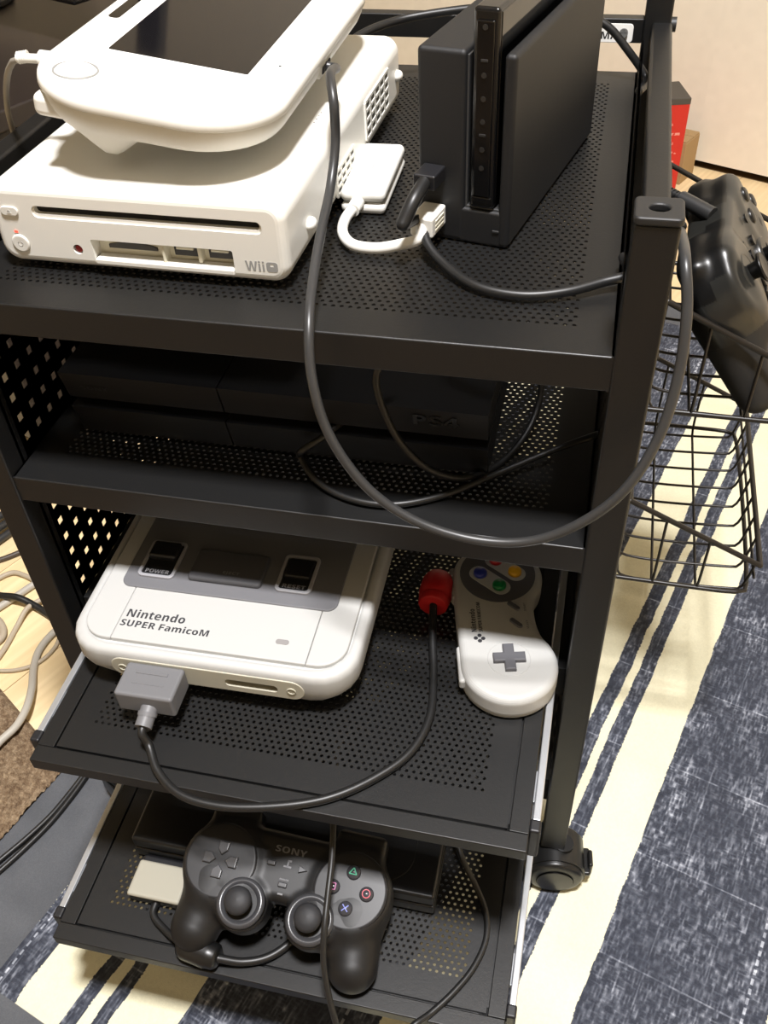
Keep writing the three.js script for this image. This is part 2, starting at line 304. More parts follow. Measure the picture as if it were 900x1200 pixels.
// sheet with staggered round holes; the joint between two rows meets hole corner to cell edge, so it is closed
function perfSheet(x0, x1, z0, z1, hx0, hx1, hz0, hz1, y, pitch, r, th) {
  const pos = [], nor = [];
  const rh = pitch * 0.866, nR = Math.floor((hz1 - hz0) / rh), nC = Math.floor((hx1 - hx0) / pitch);
  const ax = (hx0 + hx1 - nC * pitch) / 2, az = (hz0 + hz1 - nR * rh) / 2, bxx = ax + nC * pitch, bz = az + nR * rh;
  const tri = (a, b, c, n) => { pos.push(...a, ...b, ...c); nor.push(...n, ...n, ...n); };
  const quadTop = (xa, xb, za, zb) => { if (xb - xa < 1e-6 || zb - za < 1e-6) return; tri([xa, y, za], [xa, y, zb], [xb, y, zb], [0, 1, 0]); tri([xa, y, za], [xb, y, zb], [xb, y, za], [0, 1, 0]); };
  quadTop(x0, x1, z0, az); quadTop(x0, x1, bz, z1); quadTop(x0, ax, az, bz); quadTop(bxx, x1, az, bz);
  for (let j = 0; j < nR; j++) {
    const off = (j % 2) * pitch / 2, za = az + j * rh, zb = za + rh, cz = (za + zb) / 2, n = nC - (j % 2);
    if (off) { quadTop(ax, ax + off, za, zb); quadTop(bxx - off, bxx, za, zb); }
    for (let i = 0; i < n; i++) {
      const cx = ax + off + (i + 0.5) * pitch, hx = pitch / 2, hz = rh / 2;
      const out = [[hx, 0], [hx, hz], [0, hz], [-hx, hz], [-hx, 0], [-hx, -hz], [0, -hz], [hx, -hz]];
      for (let q = 0; q < 8; q++) {
        const a0 = q * Math.PI / 4, a1 = (q + 1) * Math.PI / 4, o0 = out[q], o1 = out[(q + 1) % 8];
        const h0 = [cx + r * Math.cos(a0), y, cz + r * Math.sin(a0)], h1 = [cx + r * Math.cos(a1), y, cz + r * Math.sin(a1)];
        const p0 = [cx + o0[0], y, cz + o0[1]], p1 = [cx + o1[0], y, cz + o1[1]];
        tri(p0, h0, p1, [0, 1, 0]); tri(h0, h1, p1, [0, 1, 0]);
        const am = (a0 + a1) / 2, nn = [-Math.cos(am), 0, -Math.sin(am)], l0 = [h0[0], y - th, h0[2]], l1 = [h1[0], y - th, h1[2]];
        tri(h0, l0, l1, nn); tri(h0, l1, h1, nn);
      }
    }
  }
  const g = new THREE.BufferGeometry(); g.setAttribute('position', new THREE.Float32BufferAttribute(pos, 3)); g.setAttribute('normal', new THREE.Float32BufferAttribute(nor, 3)); return g;
}
// upright side panel in the plane x with a square grid of square holes
function squarePanel(x, th, y0, y1, z0, z1, yh, zh, pitch, ry, rz) {
  const pos = [], nor = [], tri = (a, b, c, n) => { pos.push(...a, ...b, ...c); nor.push(...n, ...n, ...n); };
  const jz0 = Math.ceil((z0 + pitch * 0.7 - zh) / pitch), jz1 = Math.floor((z1 - pitch * 0.7 - zh) / pitch), jy0 = Math.ceil((y0 + pitch * 0.7 - yh) / pitch), jy1 = Math.floor((y1 - pitch * 0.7 - yh) / pitch);
  const za = zh + (jz0 - 0.5) * pitch, zb = zh + (jz1 + 0.5) * pitch, ya = yh + (jy0 - 0.5) * pitch, yb = yh + (jy1 + 0.5) * pitch;
  for (const [xx, n] of [[x, -1], [x + th, 1]]) {
    const q = (a, b, c, d) => { tri([xx, a, c], [xx, b, c], [xx, b, d], [n, 0, 0]); tri([xx, a, c], [xx, b, d], [xx, a, d], [n, 0, 0]); };
    q(y0, ya, z0, z1); q(yb, y1, z0, z1); q(ya, yb, z0, za); q(ya, yb, zb, z1);
    for (let j = jy0; j <= jy1; j++) for (let i = jz0; i <= jz1; i++) {
      const cy = yh + j * pitch, cz = zh + i * pitch, h = pitch / 2;
      const O = [[h, -h], [h, h], [-h, h], [-h, -h]], D = [[ry, -rz], [ry, rz], [-ry, rz], [-ry, -rz]];
      for (let k = 0; k < 4; k++) {
        const k1 = (k + 1) % 4, a = [xx, cy + D[k][0], cz + D[k][1]], b = [xx, cy + D[k1][0], cz + D[k1][1]], c = [xx, cy + O[k1][0], cz + O[k1][1]], dd = [xx, cy + O[k][0], cz + O[k][1]];
        tri(a, b, c, [n, 0, 0]); tri(a, c, dd, [n, 0, 0]);
        if (n < 0) { const a2 = [x + th, a[1], a[2]], b2 = [x + th, b[1], b[2]]; const nn = V(0, -(D[k][0] + D[k1][0]), -(D[k][1] + D[k1][1])).normalize().toArray(); tri(a, b, b2, nn); tri(a, b2, a2, nn); }
      }
    }
  }
  const g = new THREE.BufferGeometry(); g.setAttribute('position', new THREE.Float32BufferAttribute(pos, 3)); g.setAttribute('normal', new THREE.Float32BufferAttribute(nor, 3)); return g;
}
const rack = thing('rolling_rack', 'black metal rolling rack with perforated shelves and two pulled out trays', 'rack');
const coat = (name, geos, parent = rack, m = M.coat, label) => part(name, metreUV(merge(Array.isArray(geos) ? geos : [geos])), m, parent, label);
const PB = 0.0555, PT = 0.6129;
for (const [xa, zf, top] of [[0, 0.0017, PT], [-RW - PW, 0.0017, PT], [0, -RD, 0.78], [-RW - PW, -RD, 0.78]]) {
  const front = top < 0.7, post = coat('post', bx(xa, xa + PW, PB, top - (front ? 0.004 : 0), zf - PW, zf, 0.0016, 3));
  const s = roundRect(PW + 0.0016, PW + 0.0016, 0.003), h = new THREE.Path(); h.absellipse(0, 0, 0.0044, 0.0036, 0, Math.PI * 2, true); s.holes.push(h);
  const cap = coat('cap', slab(s, top - 0.004, top, 0.0012, 3).translate(xa + PW / 2, 0, zf - PW / 2), post, M.coatSmooth);
  if (!front) part('screw', [cylX(xa < -0.1 ? xa - 0.004 : xa + PW, xa < -0.1 ? xa : xa + PW + 0.004, 0.572, zf - 0.009, 0.0052, 20)], M.coatSmooth, post);
}
for (const xa of [0.006, -RW - PW - 0.0006]) coat('side_rail', bx(xa, xa + 0.0146, 0.562, 0.576, -RD, 0.0017 - PW, 0.0022, 3));
coat('side_panel', squarePanel(-RW - 0.0008, 0.0008, 0.075, 0.564, -RD - 0.004, 0.0057 - PW, 0.4826, -0.0438, 0.0155, 0.0029, 0.0029));
coat('side_panel', squarePanel(0.0005, 0.0012, 0.075, 0.564, -RD - 0.004, 0.0057 - PW, 0.4826, -0.0438, 0.0155, 0.0029, 0.0029));
const PITCH = 0.00465, HOLE = 0.00118;
function shelf(y, hx0, hx1, hz0, hz1) {
  coat('shelf', [perfSheet(-RW, 0, -RD + 0.0005, -0.0012, hx0, hx1, hz0, hz1, y, PITCH, HOLE, 0.001), bx(-RW, 0, y - LIP, y + 0.0001, -0.0026, 0, 0.0012, 3), bx(-RW, 0, y - LIP, y, -RD, -RD + 0.0012, 0), bx(-RW, -RW + 0.0012, y - LIP, y, -RD, 0, 0), bx(-0.0012, 0, y - LIP, y, -RD, 0, 0)]);
}
shelf(H1, -0.346, -0.0163, -0.3675, -0.0225);
shelf(H2, -0.346, -0.0215, -0.36, -0.028);
{ // cross bar at the back with its plate
  const bar = coat('cross_bar', bx(-RW, 0, 0.5606, 0.5778, -0.4035, -RD, 0.001));
  const s = roundRect(0.0545, 0.0132, 0.0026);
  part('name_plate', plate(s, 0, 0.0008, 0.0002).translate(-0.0343, 0.5678, -RD), mat(0xf0efea, 0.45), bar, 'white plate with black capital letters');
  part('lettering', text('MA', 0.0052, 0.0125).translate(-0.0305, 0.5636, -RD + 0.0008), mat(0x1c1c1c, 0.6), bar);
  part('screw', [cut(cylZ(-0.0139, 0.5684, -RD + 0.0006, -RD + 0.0026, 0.0032, 20), [bx(-0.0163, -0.0115, 0.5681, 0.5687, -RD + 0.002, -RD + 0.004, 0), bx(-0.0142, -0.0136, 0.566, 0.5708, -RD + 0.002, -RD + 0.004, 0)])], mat(0x6f6f6d, 0.4), bar);
}
coat('cross_bar', bx(-RW, 0, 0.075, 0.092, -0.4035, -RD, 0.001));
for (const z of [[-0.012, 0.0], [-0.4035, -RD]]) coat('base_bar', bx(-RW, 0, 0.058, 0.072, z[0], z[1], 0.001));
const TX0 = -0.3346, TX1 = -0.0117;
function tray(y, z, hz0, hz1) {
  const t = new THREE.Group(); t.name = 'sliding_tray'; rack.add(t);
  const zb = z - 0.36, g = 0.0118, gp = 0.0013, th = 0.0105;
  coat('tray_frame', [bx(TX0, TX1, y - th, y, z - g, z, 0.0008), bx(TX0, TX1, y - th, y, zb, zb + g, 0.0008), bx(TX0, TX0 + g, y - th, y, zb + g, z - g, 0.0005), bx(TX1 - g, TX1, y - th, y, zb + g, z - g, 0.0005), bx(TX0 + g - 0.002, TX0 + g + 0.006, y - th, y - 0.0035, zb + g, z - g, 0), bx(TX1 - g - 0.006, TX1 - g + 0.002, y - th, y - 0.0035, zb + g, z - g, 0), bx(TX0 + g, TX1 - g, y - th, y - 0.0035, z - g - 0.006, z - g + 0.002, 0), bx(TX0 + g, TX1 - g, y - th, y - 0.0035, zb + g - 0.002, zb + g + 0.006, 0)], t);
  const px0 = TX0 + g + gp, px1 = TX1 - g - gp, pz0 = zb + g + gp, pz1 = z - g - gp;
  coat('perforated_plate', [perfSheet(px0, px1, pz0, pz1, TX0 + 0.0275, TX1 - 0.0275, hz0, hz1, y - 0.0002, PITCH, HOLE, 0.001), bx(px0, px1, y - 0.0035, y - 0.0003, pz1 - 0.001, pz1, 0), bx(px0, px0 + 0.001, y - 0.0035, y - 0.0003, pz0, pz1, 0), bx(px1 - 0.001, px1, y - 0.0035, y - 0.0003, pz0, pz1, 0)], t);
  for (const s of [0, 1]) { // runners: bright inner member, dark outer member and end stop
    const r = new THREE.Group(); r.name = 'slide_runner'; rack.add(r);
    const xa = s ? TX1 + 0.0012 : TX0 - 0.0058, zf = z - 0.0215, xo = s ? xa + 0.0048 : xa - 0.006, xp = s ? 0.0004 : -RW + 0.0004;
    part('inner_member', bx(xa, xa + 0.0048, y - 0.03, y, z - 0.37, zf, 0.0008), M.steel, r, 'bright steel runner');
    coat('outer_member', [bx(Math.min(xo, xp), Math.max(xo + (s ? 0 : 0.006), xp), y - 0.034, y - 0.004, -0.36, -0.02, 0.0005)], r, M.deep);
    part('end_stop', bx(xa - 0.0016, xa + 0.0056, y - 0.031, y + 0.0004, zf - 0.001, zf + 0.008, 0.0018, 3), M.blackPlastic, r);
    part('ball_cage', [bx(s ? xa - 0.0012 : xa + 0.0046, s ? xa : xa + 0.0058, y - 0.006, y - 0.002, zf - 0.035, zf - 0.013, 0.0005)], M.steel, r);
  }
}
tray(H3, 0.1205, -0.2, 0.088);
tray(H4, 0.1763, -0.15, 0.147);
function caster(x, z, turn) {
  const c = new THREE.Group(); c.name = 'caster'; rack.add(c); c.position.set(x, 0, z); c.rotation.y = turn;
  const r = 0.0235, y = 0.0068 + r;
  const hood = new THREE.CylinderGeometry(r + 0.0016, r + 0.0016, 0.03, 40, 1, false, 0, Math.PI * 2).rotateX(Math.PI / 2).translate(0, y, 0);
  const keep = bx(-0.05, 0.05, y - 0.06, y - 0.006, -0.05, 0.05, 0);
  part('hood', cut(hood, [keep]), M.satin, c);
  part('stem', cylY(0.006, y + r - 0.004, PB + 0.002, -0.0, 0.008, 24), M.satin, c);
  for (const s of [-1, 1]) {
    const w = part('wheel', [new THREE.LatheGeometry([[0, -0.0085], [r - 0.003, -0.0085], [r, -0.006], [r, 0.006], [r - 0.002, 0.0085], [r - 0.006, 0.0095], [0, 0.0105]].map(p => new THREE.Vector2(...p)), 40).rotateX(s * Math.PI / 2).translate(0, y, s * 0.0105)], M.satin, c);
    part('hub_cap', new THREE.LatheGeometry([[0.0, 0.0008], [r - 0.009, 0.0004], [r - 0.008, -0.0005], [0, -0.0005]].map(p => new THREE.Vector2(...p)), 32).rotateX(s * Math.PI / 2).translate(0, y, s * 0.0212), M.satin, w);
  }
  part('brake_lever', [bx(r - 0.002, r + 0.007, y - 0.006, y - 0.001, -0.012, 0.012, 0.002, 3), bx(r + 0.0045, r + 0.0085, y - 0.011, y + 0.006, -0.007, 0.008, 0.002, 3)], M.satin, c);
}
caster(0.013, -0.004, 0.12); caster(-RW - 0.012, -0.006, -0.5); caster(0.012, -0.402, 2.6); caster(-RW - 0.01, -0.402, 1.9);
rebase(rack, -RW / 2, 0.006, -RD / 2);
// ---------------------------------------------------------------- white console lying on the top shelf
{
  const t = thing('game_console', 'white glossy home console with disc slot, lying under the tablet controller', 'console');
  const inner = part('disc_bay', [bx(-0.06, 0.075, 0.03, 0.042, -0.02, -0.004, 0)], M.deep, t);
  const prof = roundRect(0.172, 0.046, 0.0105);
  let body = new THREE.ExtrudeGeometry(prof, { depth: 0.268 - 0.012, bevelEnabled: true, bevelThickness: 0.006, bevelSize: 0.005, bevelOffset: -0.005, bevelSegments: 5, curveSegments: 10 }).translate(0, 0.027, -0.268 + 0.006);
  const slotCut = new THREE.ExtrudeGeometry(roundRect(0.1295, 0.0044, 0.0020), { depth: 0.02, bevelEnabled: false, curveSegments: 8 }).translate(0.0072, 0.0365, -0.012);
  const bevCut = new THREE.ExtrudeGeometry(roundRect(0.1320, 0.0070, 0.0032), { depth: 0.02, bevelEnabled: false, curveSegments: 8 }).translate(0.0072, 0.0358, -0.0009);
  const bay = bx(-0.028, 0.0548, 0.0078, 0.0218, -0.0085, 0.02, 0.0012);
  const holes = [[-0.0735, 0.0354, 0.0052, 0.0026], [-0.0728, 0.0162, 0.0054, 0.0052]];
  const sync = cylZ(-0.037, 0.0152, -0.004, 0.02, 0.0029, 20);
  body = cut(body, [slotCut, bevCut, bay, sync]);
  part('body', body, M.white, t);
  const bayG = part('card_bay', [bx(-0.0276, 0.0544, 0.0084, 0.0214, -0.0088, -0.0078, 0), bx(0.0132, 0.0146, 0.0084, 0.0214, -0.008, -0.001, 0.0002), bx(0.0332, 0.0352, 0.0115, 0.0214, -0.008, -0.003, 0.0002)], M.ivory, t, 'ivory recess with card slot and two sockets');
  { const s = new THREE.Shape(); s.moveTo(-0.0215, 0.0142); s.quadraticCurveTo(-0.007, 0.0185, 0.0075, 0.0142); s.lineTo(0.0075, 0.0122); s.lineTo(-0.0215, 0.0122); s.closePath(); part('card_slot', plate(s, -0.0079, -0.0069, 0.0002).translate(0, 0.0018, 0), mat(0x3a3833, 0.5), bayG); }
  for (const x of [0.0245, 0.0448]) {
    const u = part('usb_socket', [bx(x - 0.0068, x + 0.0068, 0.0128, 0.0196, -0.0079, -0.0069, 0.0003)], mat(0x2a2723, 0.4), bayG, 'dark socket');
    part('tongue', bx(x - 0.005, x + 0.005, 0.0168, 0.0182, -0.0075, -0.0058, 0.0003), M.ivory, u);
  }
  part('bay_flap', bx(-0.0272, 0.0545, 0.0077, 0.0108, -0.007, 0.0012, 0.0007), M.white, t);
  part('sync_button', [cylZ(-0.037, 0.0152, -0.0035, -0.0012, 0.0021, 20)], mat(0x8a1d18, 0.35), t, 'small red button');
  part('eject_button', [plate(roundRect(0.0105, 0.0052, 0.0025), -0.0002, 0.0009, 0.0004).translate(-0.0725, 0.0354, 0), plate(roundRect(0.0026, 0.0005, 0.0002), 0.0008, 0.0011, 0).translate(-0.0725, 0.0345, 0)], M.whiteMatte, t);
  { const tri = new THREE.Shape(); tri.moveTo(-0.0011, 0); tri.lineTo(0.0011, 0); tri.lineTo(0, 0.0013); part('eject_mark', plate(tri, 0.0009, 0.0011, 0).translate(-0.0725, 0.0351, 0), mat(0xaaa9a5, 0.5), t); }
  const pb = part('power_button', [new THREE.LatheGeometry([[0, 0.0006], [0.0042, 0.0009], [0.0052, 0.0006], [0.0056, -0.0003], [0, -0.0003]].map(p => new THREE.Vector2(...p)), 32).rotateX(Math.PI / 2).translate(-0.0718, 0.0162, 0)], M.whiteMatte, t);
  part('power_mark', [new THREE.TorusGeometry(0.0014, 0.00018, 6, 20, 5.2).rotateZ(2.1).translate(-0.0718, 0.0162, 0.0007)], mat(0xa9a8a4, 0.5), pb);
  const led = part('power_light', [plate(roundRect(0.0022, 0.0013, 0.0005), -0.0001, 0.0004, 0.0001).translate(-0.0724, 0.0233, 0)], mat(0xff6a58, 0.4, { emissive: 0xff3a28, emissiveIntensity: 0.7 }), t, 'small glowing red power light');
  part('status_dot', [cylZ(-0.0722, 0.0425, -0.004, -0.0012, 0.0006, 10)], M.deep, t);
  part('logo', [text('Wii', 0.0058, 0.0108).translate(0.0612, 0.0112, 0), cut(plate(roundRect(0.0064, 0.0058, 0.0016), 0, 0.00012, 0).translate(0.0763, 0.0141, 0), [bx(0.0754, 0.0772, 0.0143, 0.0158, -0.001, 0.001, 0)])], mat(0x9a9a98, 0.5), t, 'grey logo lettering');
  // vents on the right flank
  const vent = (z0, z1, y0, y1, n, m) => {
    const g = part('vent', bx(0.0855, 0.0863, y0, y1, z0, z1, 0.0003), mat(0x5a584f, 0.7), t, 'slotted vent');
    const ribs = []; for (let i = 0; i <= n; i++) { const z = z0 + (z1 - z0) * i / n; ribs.push(bx(0.0856, 0.087, y0, y1, z - 0.0014, z + 0.0014, 0.0003)); }
    for (let j = 0; j <= m; j++) { const y = y0 + (y1 - y0) * j / m; ribs.push(bx(0.0856, 0.087, y - 0.0011, y + 0.0011, z0, z1, 0.0003)); }
    part('grille', ribs, M.white, g);
  };
  vent(-0.229, -0.166, 0.016, 0.0395, 5, 4); vent(-0.134, -0.094, 0.0105, 0.0255, 4, 3);
  for (const [z, y] of [[-0.038, 0.021], [-0.256, 0.026]]) part('side_foot', new THREE.SphereGeometry(0.0046, 20, 14).scale(0.8, 0.8, 1.1).translate(0.0868, y, z), M.whiteMatte, t);
  for (const [x, z] of [[-0.06, -0.03], [0.06, -0.03], [-0.06, -0.24], [0.06, -0.24]]) part('foot', cylY(x, 0, 0.0055, z, 0.006, 20), M.ivory, t);
  for (const [z, k] of [[-0.12, 4], [-0.15, 3]]) for (let i = 0; i < k; i++) part('pin_hole', cylY(0.072, 0.0492, 0.0502, z + i * 0.005, 0.0006, 8), mat(0x8c8a84, 0.7), t);
  t.position.set(-0.2576, H1, -0.0367); t.rotation.y = -0.0147;
}
let tabletPad;
// ---------------------------------------------------------------- tablet controller on top of it
{
  const t = thing('tablet_controller', 'white tablet controller with a black screen, lying on the white console', 'controller');
  const N = 120, hx = 0.0672, hz = 0.1325, R = 0.046;
  const out = roundRect(hx * 2, hz * 2, R).getSpacedPoints(N).slice(0, N).map(p => [p.x, p.y]);
  const loop = (inset, y) => out.map(([x, z]) => { const X = x * (hx - inset) / hx, Z = z * (hz - inset) / hz; return [X, typeof y === 'function' ? y(X, Z) : y, Z]; });
  function skin(loops, capA, capB) {
    const P = [], I = []; for (const l of loops) for (const p of l) P.push(...p);
    for (let k = 0; k < loops.length - 1; k++) for (let i = 0; i < N; i++) { const a = k * N + i, b = k * N + (i + 1) % N, c = a + N, d = b + N; I.push(a, c, b, b, c, d); }
    for (const [on, k] of [[capA, 0], [capB, loops.length - 1]]) if (on) { const l = loops[k]; const c = P.length / 3; P.push(0, l.reduce((s, p) => s + p[1], 0) / N, 0); for (let i = 0; i < N; i++) { const a = k * N + i, b = k * N + (i + 1) % N; k ? I.push(a, c, b) : I.push(a, b, c); } }
    const g = new THREE.BufferGeometry(); g.setAttribute('position', new THREE.Float32BufferAttribute(P, 3)); g.setIndex(I); g.computeVertexNormals(); g.setAttribute('uv', new THREE.Float32BufferAttribute(new Float32Array(P.length / 3 * 2), 2)); return g;
  }
  const top = skin([loop(0.006, 0), loop(0.0035, -0.0002), loop(0.0015, -0.001), loop(0.0004, -0.0026), loop(0, -0.0045), loop(0, -0.0068), loop(0.0006, -0.0074), loop(0.004, -0.0075)], true, true);
  part('top_shell', top, M.white, t);
  const grip = (x, z) => { const a = Math.abs(z); return 0.0155 * Math.exp(-(((x + 0.024) / 0.0155) ** 2)) * sstep(0.045, 0.08, a) * (1 - sstep(0.108, 0.126, a)) + 0.002 * Math.exp(-(((x + 0.03) / 0.02) ** 2)) * (1 - sstep(0.1, 0.12, a)); };
  const und = d => (x, z) => -d - grip(x, z);
  const loops = [loop(0.0022, -0.0074), loop(0.0012, -0.0082), loop(0.0016, -0.012), loop(0.0032, -0.0165), loop(0.006, und(0.02)), loop(0.0105, und(0.0222)), loop(0.0125, und(0.0226))];
  for (let i = 1; i <= 14; i++) loops.push(loop(0.012 + i * 0.0038, und(0.0228)));
  part('bottom_shell', skin(loops, true, true), M.whiteMatte, t);
  part('screen', [slab(roundRect(0.0785, 0.139, 0.0012), -0.0003, 0.0003, 0.0001)], mat(0x0c0c10, 0.09), t, 'dark glossy screen');
  part('sensor_window', [slab(roundRect(0.0068, 0.052, 0.0028), -0.0003, 0.0003, 0.0001).translate(-0.0555, 0, 0)], M.gloss, t, 'long black sensor window');
  for (const z of [0.1035, -0.1035]) {
    const s = part('stick', [new THREE.LatheGeometry([[0, -0.0006], [0.006, -0.0002], [0.0086, 0.0012], [0.0098, 0.0008], [0.0098, -0.0008], [0.004, -0.0012]].map(p => new THREE.Vector2(...p)), 36).translate(-0.042, 0, z)], M.whiteMatte, t);
    part('stick_ring', [new THREE.TorusGeometry(0.0112, 0.0006, 8, 40).rotateX(Math.PI / 2).translate(-0.042, 0.0001, z)], mat(0x8d8d8a, 0.5), s);
  }
  part('direction_pad', cross(0.0025, 0.104, 0.0125, 0.0046, -0.0004, 0.001, 0.0004), M.white, t);
  for (const [x, z] of [[-0.009, -0.0985], [0.0145, -0.0985], [0.0028, -0.0868], [0.0028, -0.1102]]) part('button', cylY(x, -0.0002, 0.0016, z, 0.0048, 24), M.white, t);
  part('home_button', cylY(0.0545, -0.0002, 0.0007, 0, 0.0044, 24), M.white, t);
  part('microphone_hole', cylY(0.0515, -0.0005, 0.0002, 0.0505, 0.0008, 10), M.deep, t);
  part('shoulder_trigger', [bx(-0.0615, -0.042, -0.0215, -0.0095, 0.1, 0.1185, 0.004, 3)], M.whiteMatte, t);
  part('port_frame', bx(0.058, 0.0664, -0.0165, -0.0085, -0.006, 0.018, 0.0012), M.whiteMatte, t);
  part('charge_port', bx(0.062, 0.0672, -0.0145, -0.0105, -0.0025, 0.0145, 0.0006), M.deep, t, 'dark connector in the edge');
  t.rotation.set(0.0113, 0.0074, -0.1448, 'YXZ'); t.position.set(-0.2465, 0.6345, -0.1733); t.updateMatrixWorld(true); tabletPad = t;
}
// ---------------------------------------------------------------- dock and the console standing in it
const DK = { x: -0.0633, z: -0.0971, turn: -0.2096 };
{
  const t = thing('console_dock', 'matte black upright dock holding the slim black tablet console', 'dock');
  const zb = -0.173;
  const dm = mat(0x131314, 0.58, { bumpMap: coatBump, bumpScale: 0.00006 });
  const rear = part('rear_housing', metreUV(bx(-0.054, -0.0268, 0.001, 0.104, zb, 0, 0.0028, 4)), dm, t);
  part('front_panel', metreUV(bx(-0.0068, 0, 0.001, 0.104, zb, 0, 0.0026, 4)), dm, t);
  part('base', metreUV(bx(-0.05, -0.0008, 0.0005, 0.0212, zb + 0.0008, -0.0004, 0.002, 3)), dm, t);
  part('inner_lip', [bx(-0.0272, -0.0258, 0.02, 0.1015, zb + 0.004, -0.0025, 0.0005), bx(-0.0265, -0.007, 0.0205, 0.0222, zb + 0.004, -0.0025, 0.0006)], mat(0x3a3a3a, 0.35), t);
  for (const y of [0.04, 0.0175]) part('usb_socket', bx(-0.0502, -0.0375, y - 0.0038, y + 0.0038, -0.002, 0.0002, 0.0006), M.deep, rear);
  part('level_mark', bx(-0.0096, -0.0058, 0.0095, 0.0108, -0.001, 0.0002, 0.0003), mat(0x343434, 0.4), t);
  t.position.set(DK.x, H1, DK.z); t.rotation.y = DK.turn;
}
{
  const t = thing('tablet_console', 'slim glossy black tablet console standing in the dock slot', 'console');
  part('body', bx(-0.0236, -0.0097, 0.0224, 0.1245, -0.173, 0.0, 0.0022, 4), mat(0x0d0d0e, 0.22), t);
  part('screen', bx(-0.0104, -0.0093, 0.0245, 0.1225, -0.17, -0.003, 0.0004), M.gloss, t, 'glossy black screen');
  const rail = part('controller_rail', [bx(-0.0214, -0.0119, 0.03, 0.119, -0.0004, 0.0013, 0.0008, 2), bx(-0.0226, -0.0108, 0.0265, 0.0295, -0.0004, 0.001, 0.0008)], mat(0x09090a, 0.12), t);
  for (const y of [0.116, 0.0935, 0.082, 0.0705, 0.056, 0.046]) part('rail_screw', [cylZ(-0.0166, y, 0.001, 0.0018, 0.00135, 14)], mat(0x4a4a4a, 0.3, { metalness: 0.8 }), rail);
  for (const y of [0.1005, 0.0635]) part('rail_slot', bx(-0.0185, -0.0148, y - 0.0007, y + 0.0007, 0.001, 0.0016, 0.0003), mat(0x2a2a2a, 0.3), rail);
  t.position.set(DK.x, H1, DK.z); t.rotation.y = DK.turn;
}
const dockPoint = (x, y, z) => V(x, y, z).applyAxisAngle(V(0, 1, 0), DK.turn).add(V(DK.x, H1, DK.z));
// white network adapter, its lead plugged into the dock
{
  const t = thing('network_adapter', 'white network adapter box between white console and dock, with short white lead', 'adapter');
  const A = V(-0.1685, 0, -0.128), turn = 0.03;
  const b = part('body', [bx(0, 0.0275, 0.0005, 0.0075, -0.072, 0, 0.0035, 4)], M.whiteMatte, t);
  const l = part('lid', [bx(-0.0001, 0.0276, 0.0078, 0.0158, -0.072, 0.0001, 0.0038, 4)], M.white, t);
  part('mark', bx(0.0135, 0.0142, 0.0156, 0.0159, -0.044, -0.03, 0.0001), mat(0x9a9a98, 0.5), l);
  for (const p of [b, l]) { p.rotation.y = turn; p.position.set(A.x, H1, A.z); }
  const start = V(-0.1575, H1 + 0.0085, -0.1275), end = dockPoint(-0.0438, 0.0165, 0.02);
  part('lead', tube([start.clone().add(V(0, 0, -0.008)), start, onY(404, 258, H1 + 0.006), onY(402, 274, H1 + 0.005), onY(414, 287, H1 + 0.0045), onY(440, 291, H1 + 0.0045), onY(468, 287, H1 + 0.007), onY(492, 279, H1 + 0.012), end], 0.0032, 90, 12), M.white, t);
  part('strain_relief', rod(start.clone().add(V(0, 0, -0.003)), start.clone().add(V(-0.001, -0.001, 0.008)), 0.0041, 16), M.white, t);
  const plug = part('plug', bx(-0.0068, 0.0068, -0.0058, 0.0058, 0, 0.0205, 0.0014, 3), M.white, t, 'white rectangular plug');
  plug.rotation.y = DK.turn; plug.position.copy(dockPoint(-0.0438, 0.0165, 0.0006));
  const gr = part('grip_marks', [-0.0025, 0, 0.0025].map(y => bx(0.0066, 0.0072, y - 0.0006, y + 0.0006, 0.004, 0.016, 0.0002)), M.ivory, plug);
  rebase(t, -0.15, H1, -0.15);
}
// black lead of the dock
{
  const t = thing('usb_cable', 'black lead plugged into the dock, curving across the top shelf', 'cable');
  const plug = part('plug', bx(-0.0064, 0.0064, -0.0042, 0.0042, 0, 0.016, 0.0012, 3), M.blackPlastic, t); plug.rotation.y = DK.turn; plug.position.copy(dockPoint(-0.0438, 0.0402, 0.0003));
  const a = dockPoint(-0.0438, 0.0402, 0.015), b = dockPoint(-0.0442, 0.036, 0.029), c = dockPoint(-0.047, 0.026, 0.038);
  part('strain_relief', tube([a, b, c], 0.0039, 16, 12), M.cable, t);
  part('cord', tube([b, c, onY(494, 258, H1 + 0.018), onY(500, 284, H1 + 0.011), onY(520, 309, H1 + 0.006), onY(560, 336, H1 + 0.004), onY(612, 346, H1 + 0.0036), onY(662, 342, H1 + 0.0045), onY(705, 331, H1 + 0.006), onY(737, 321, H1 + 0.008), V(0.0, H1 + 0.009, -0.082)], 0.0027, 120, 12), M.cable, t);
  rebase(t, -0.05, H1, -0.07);
}
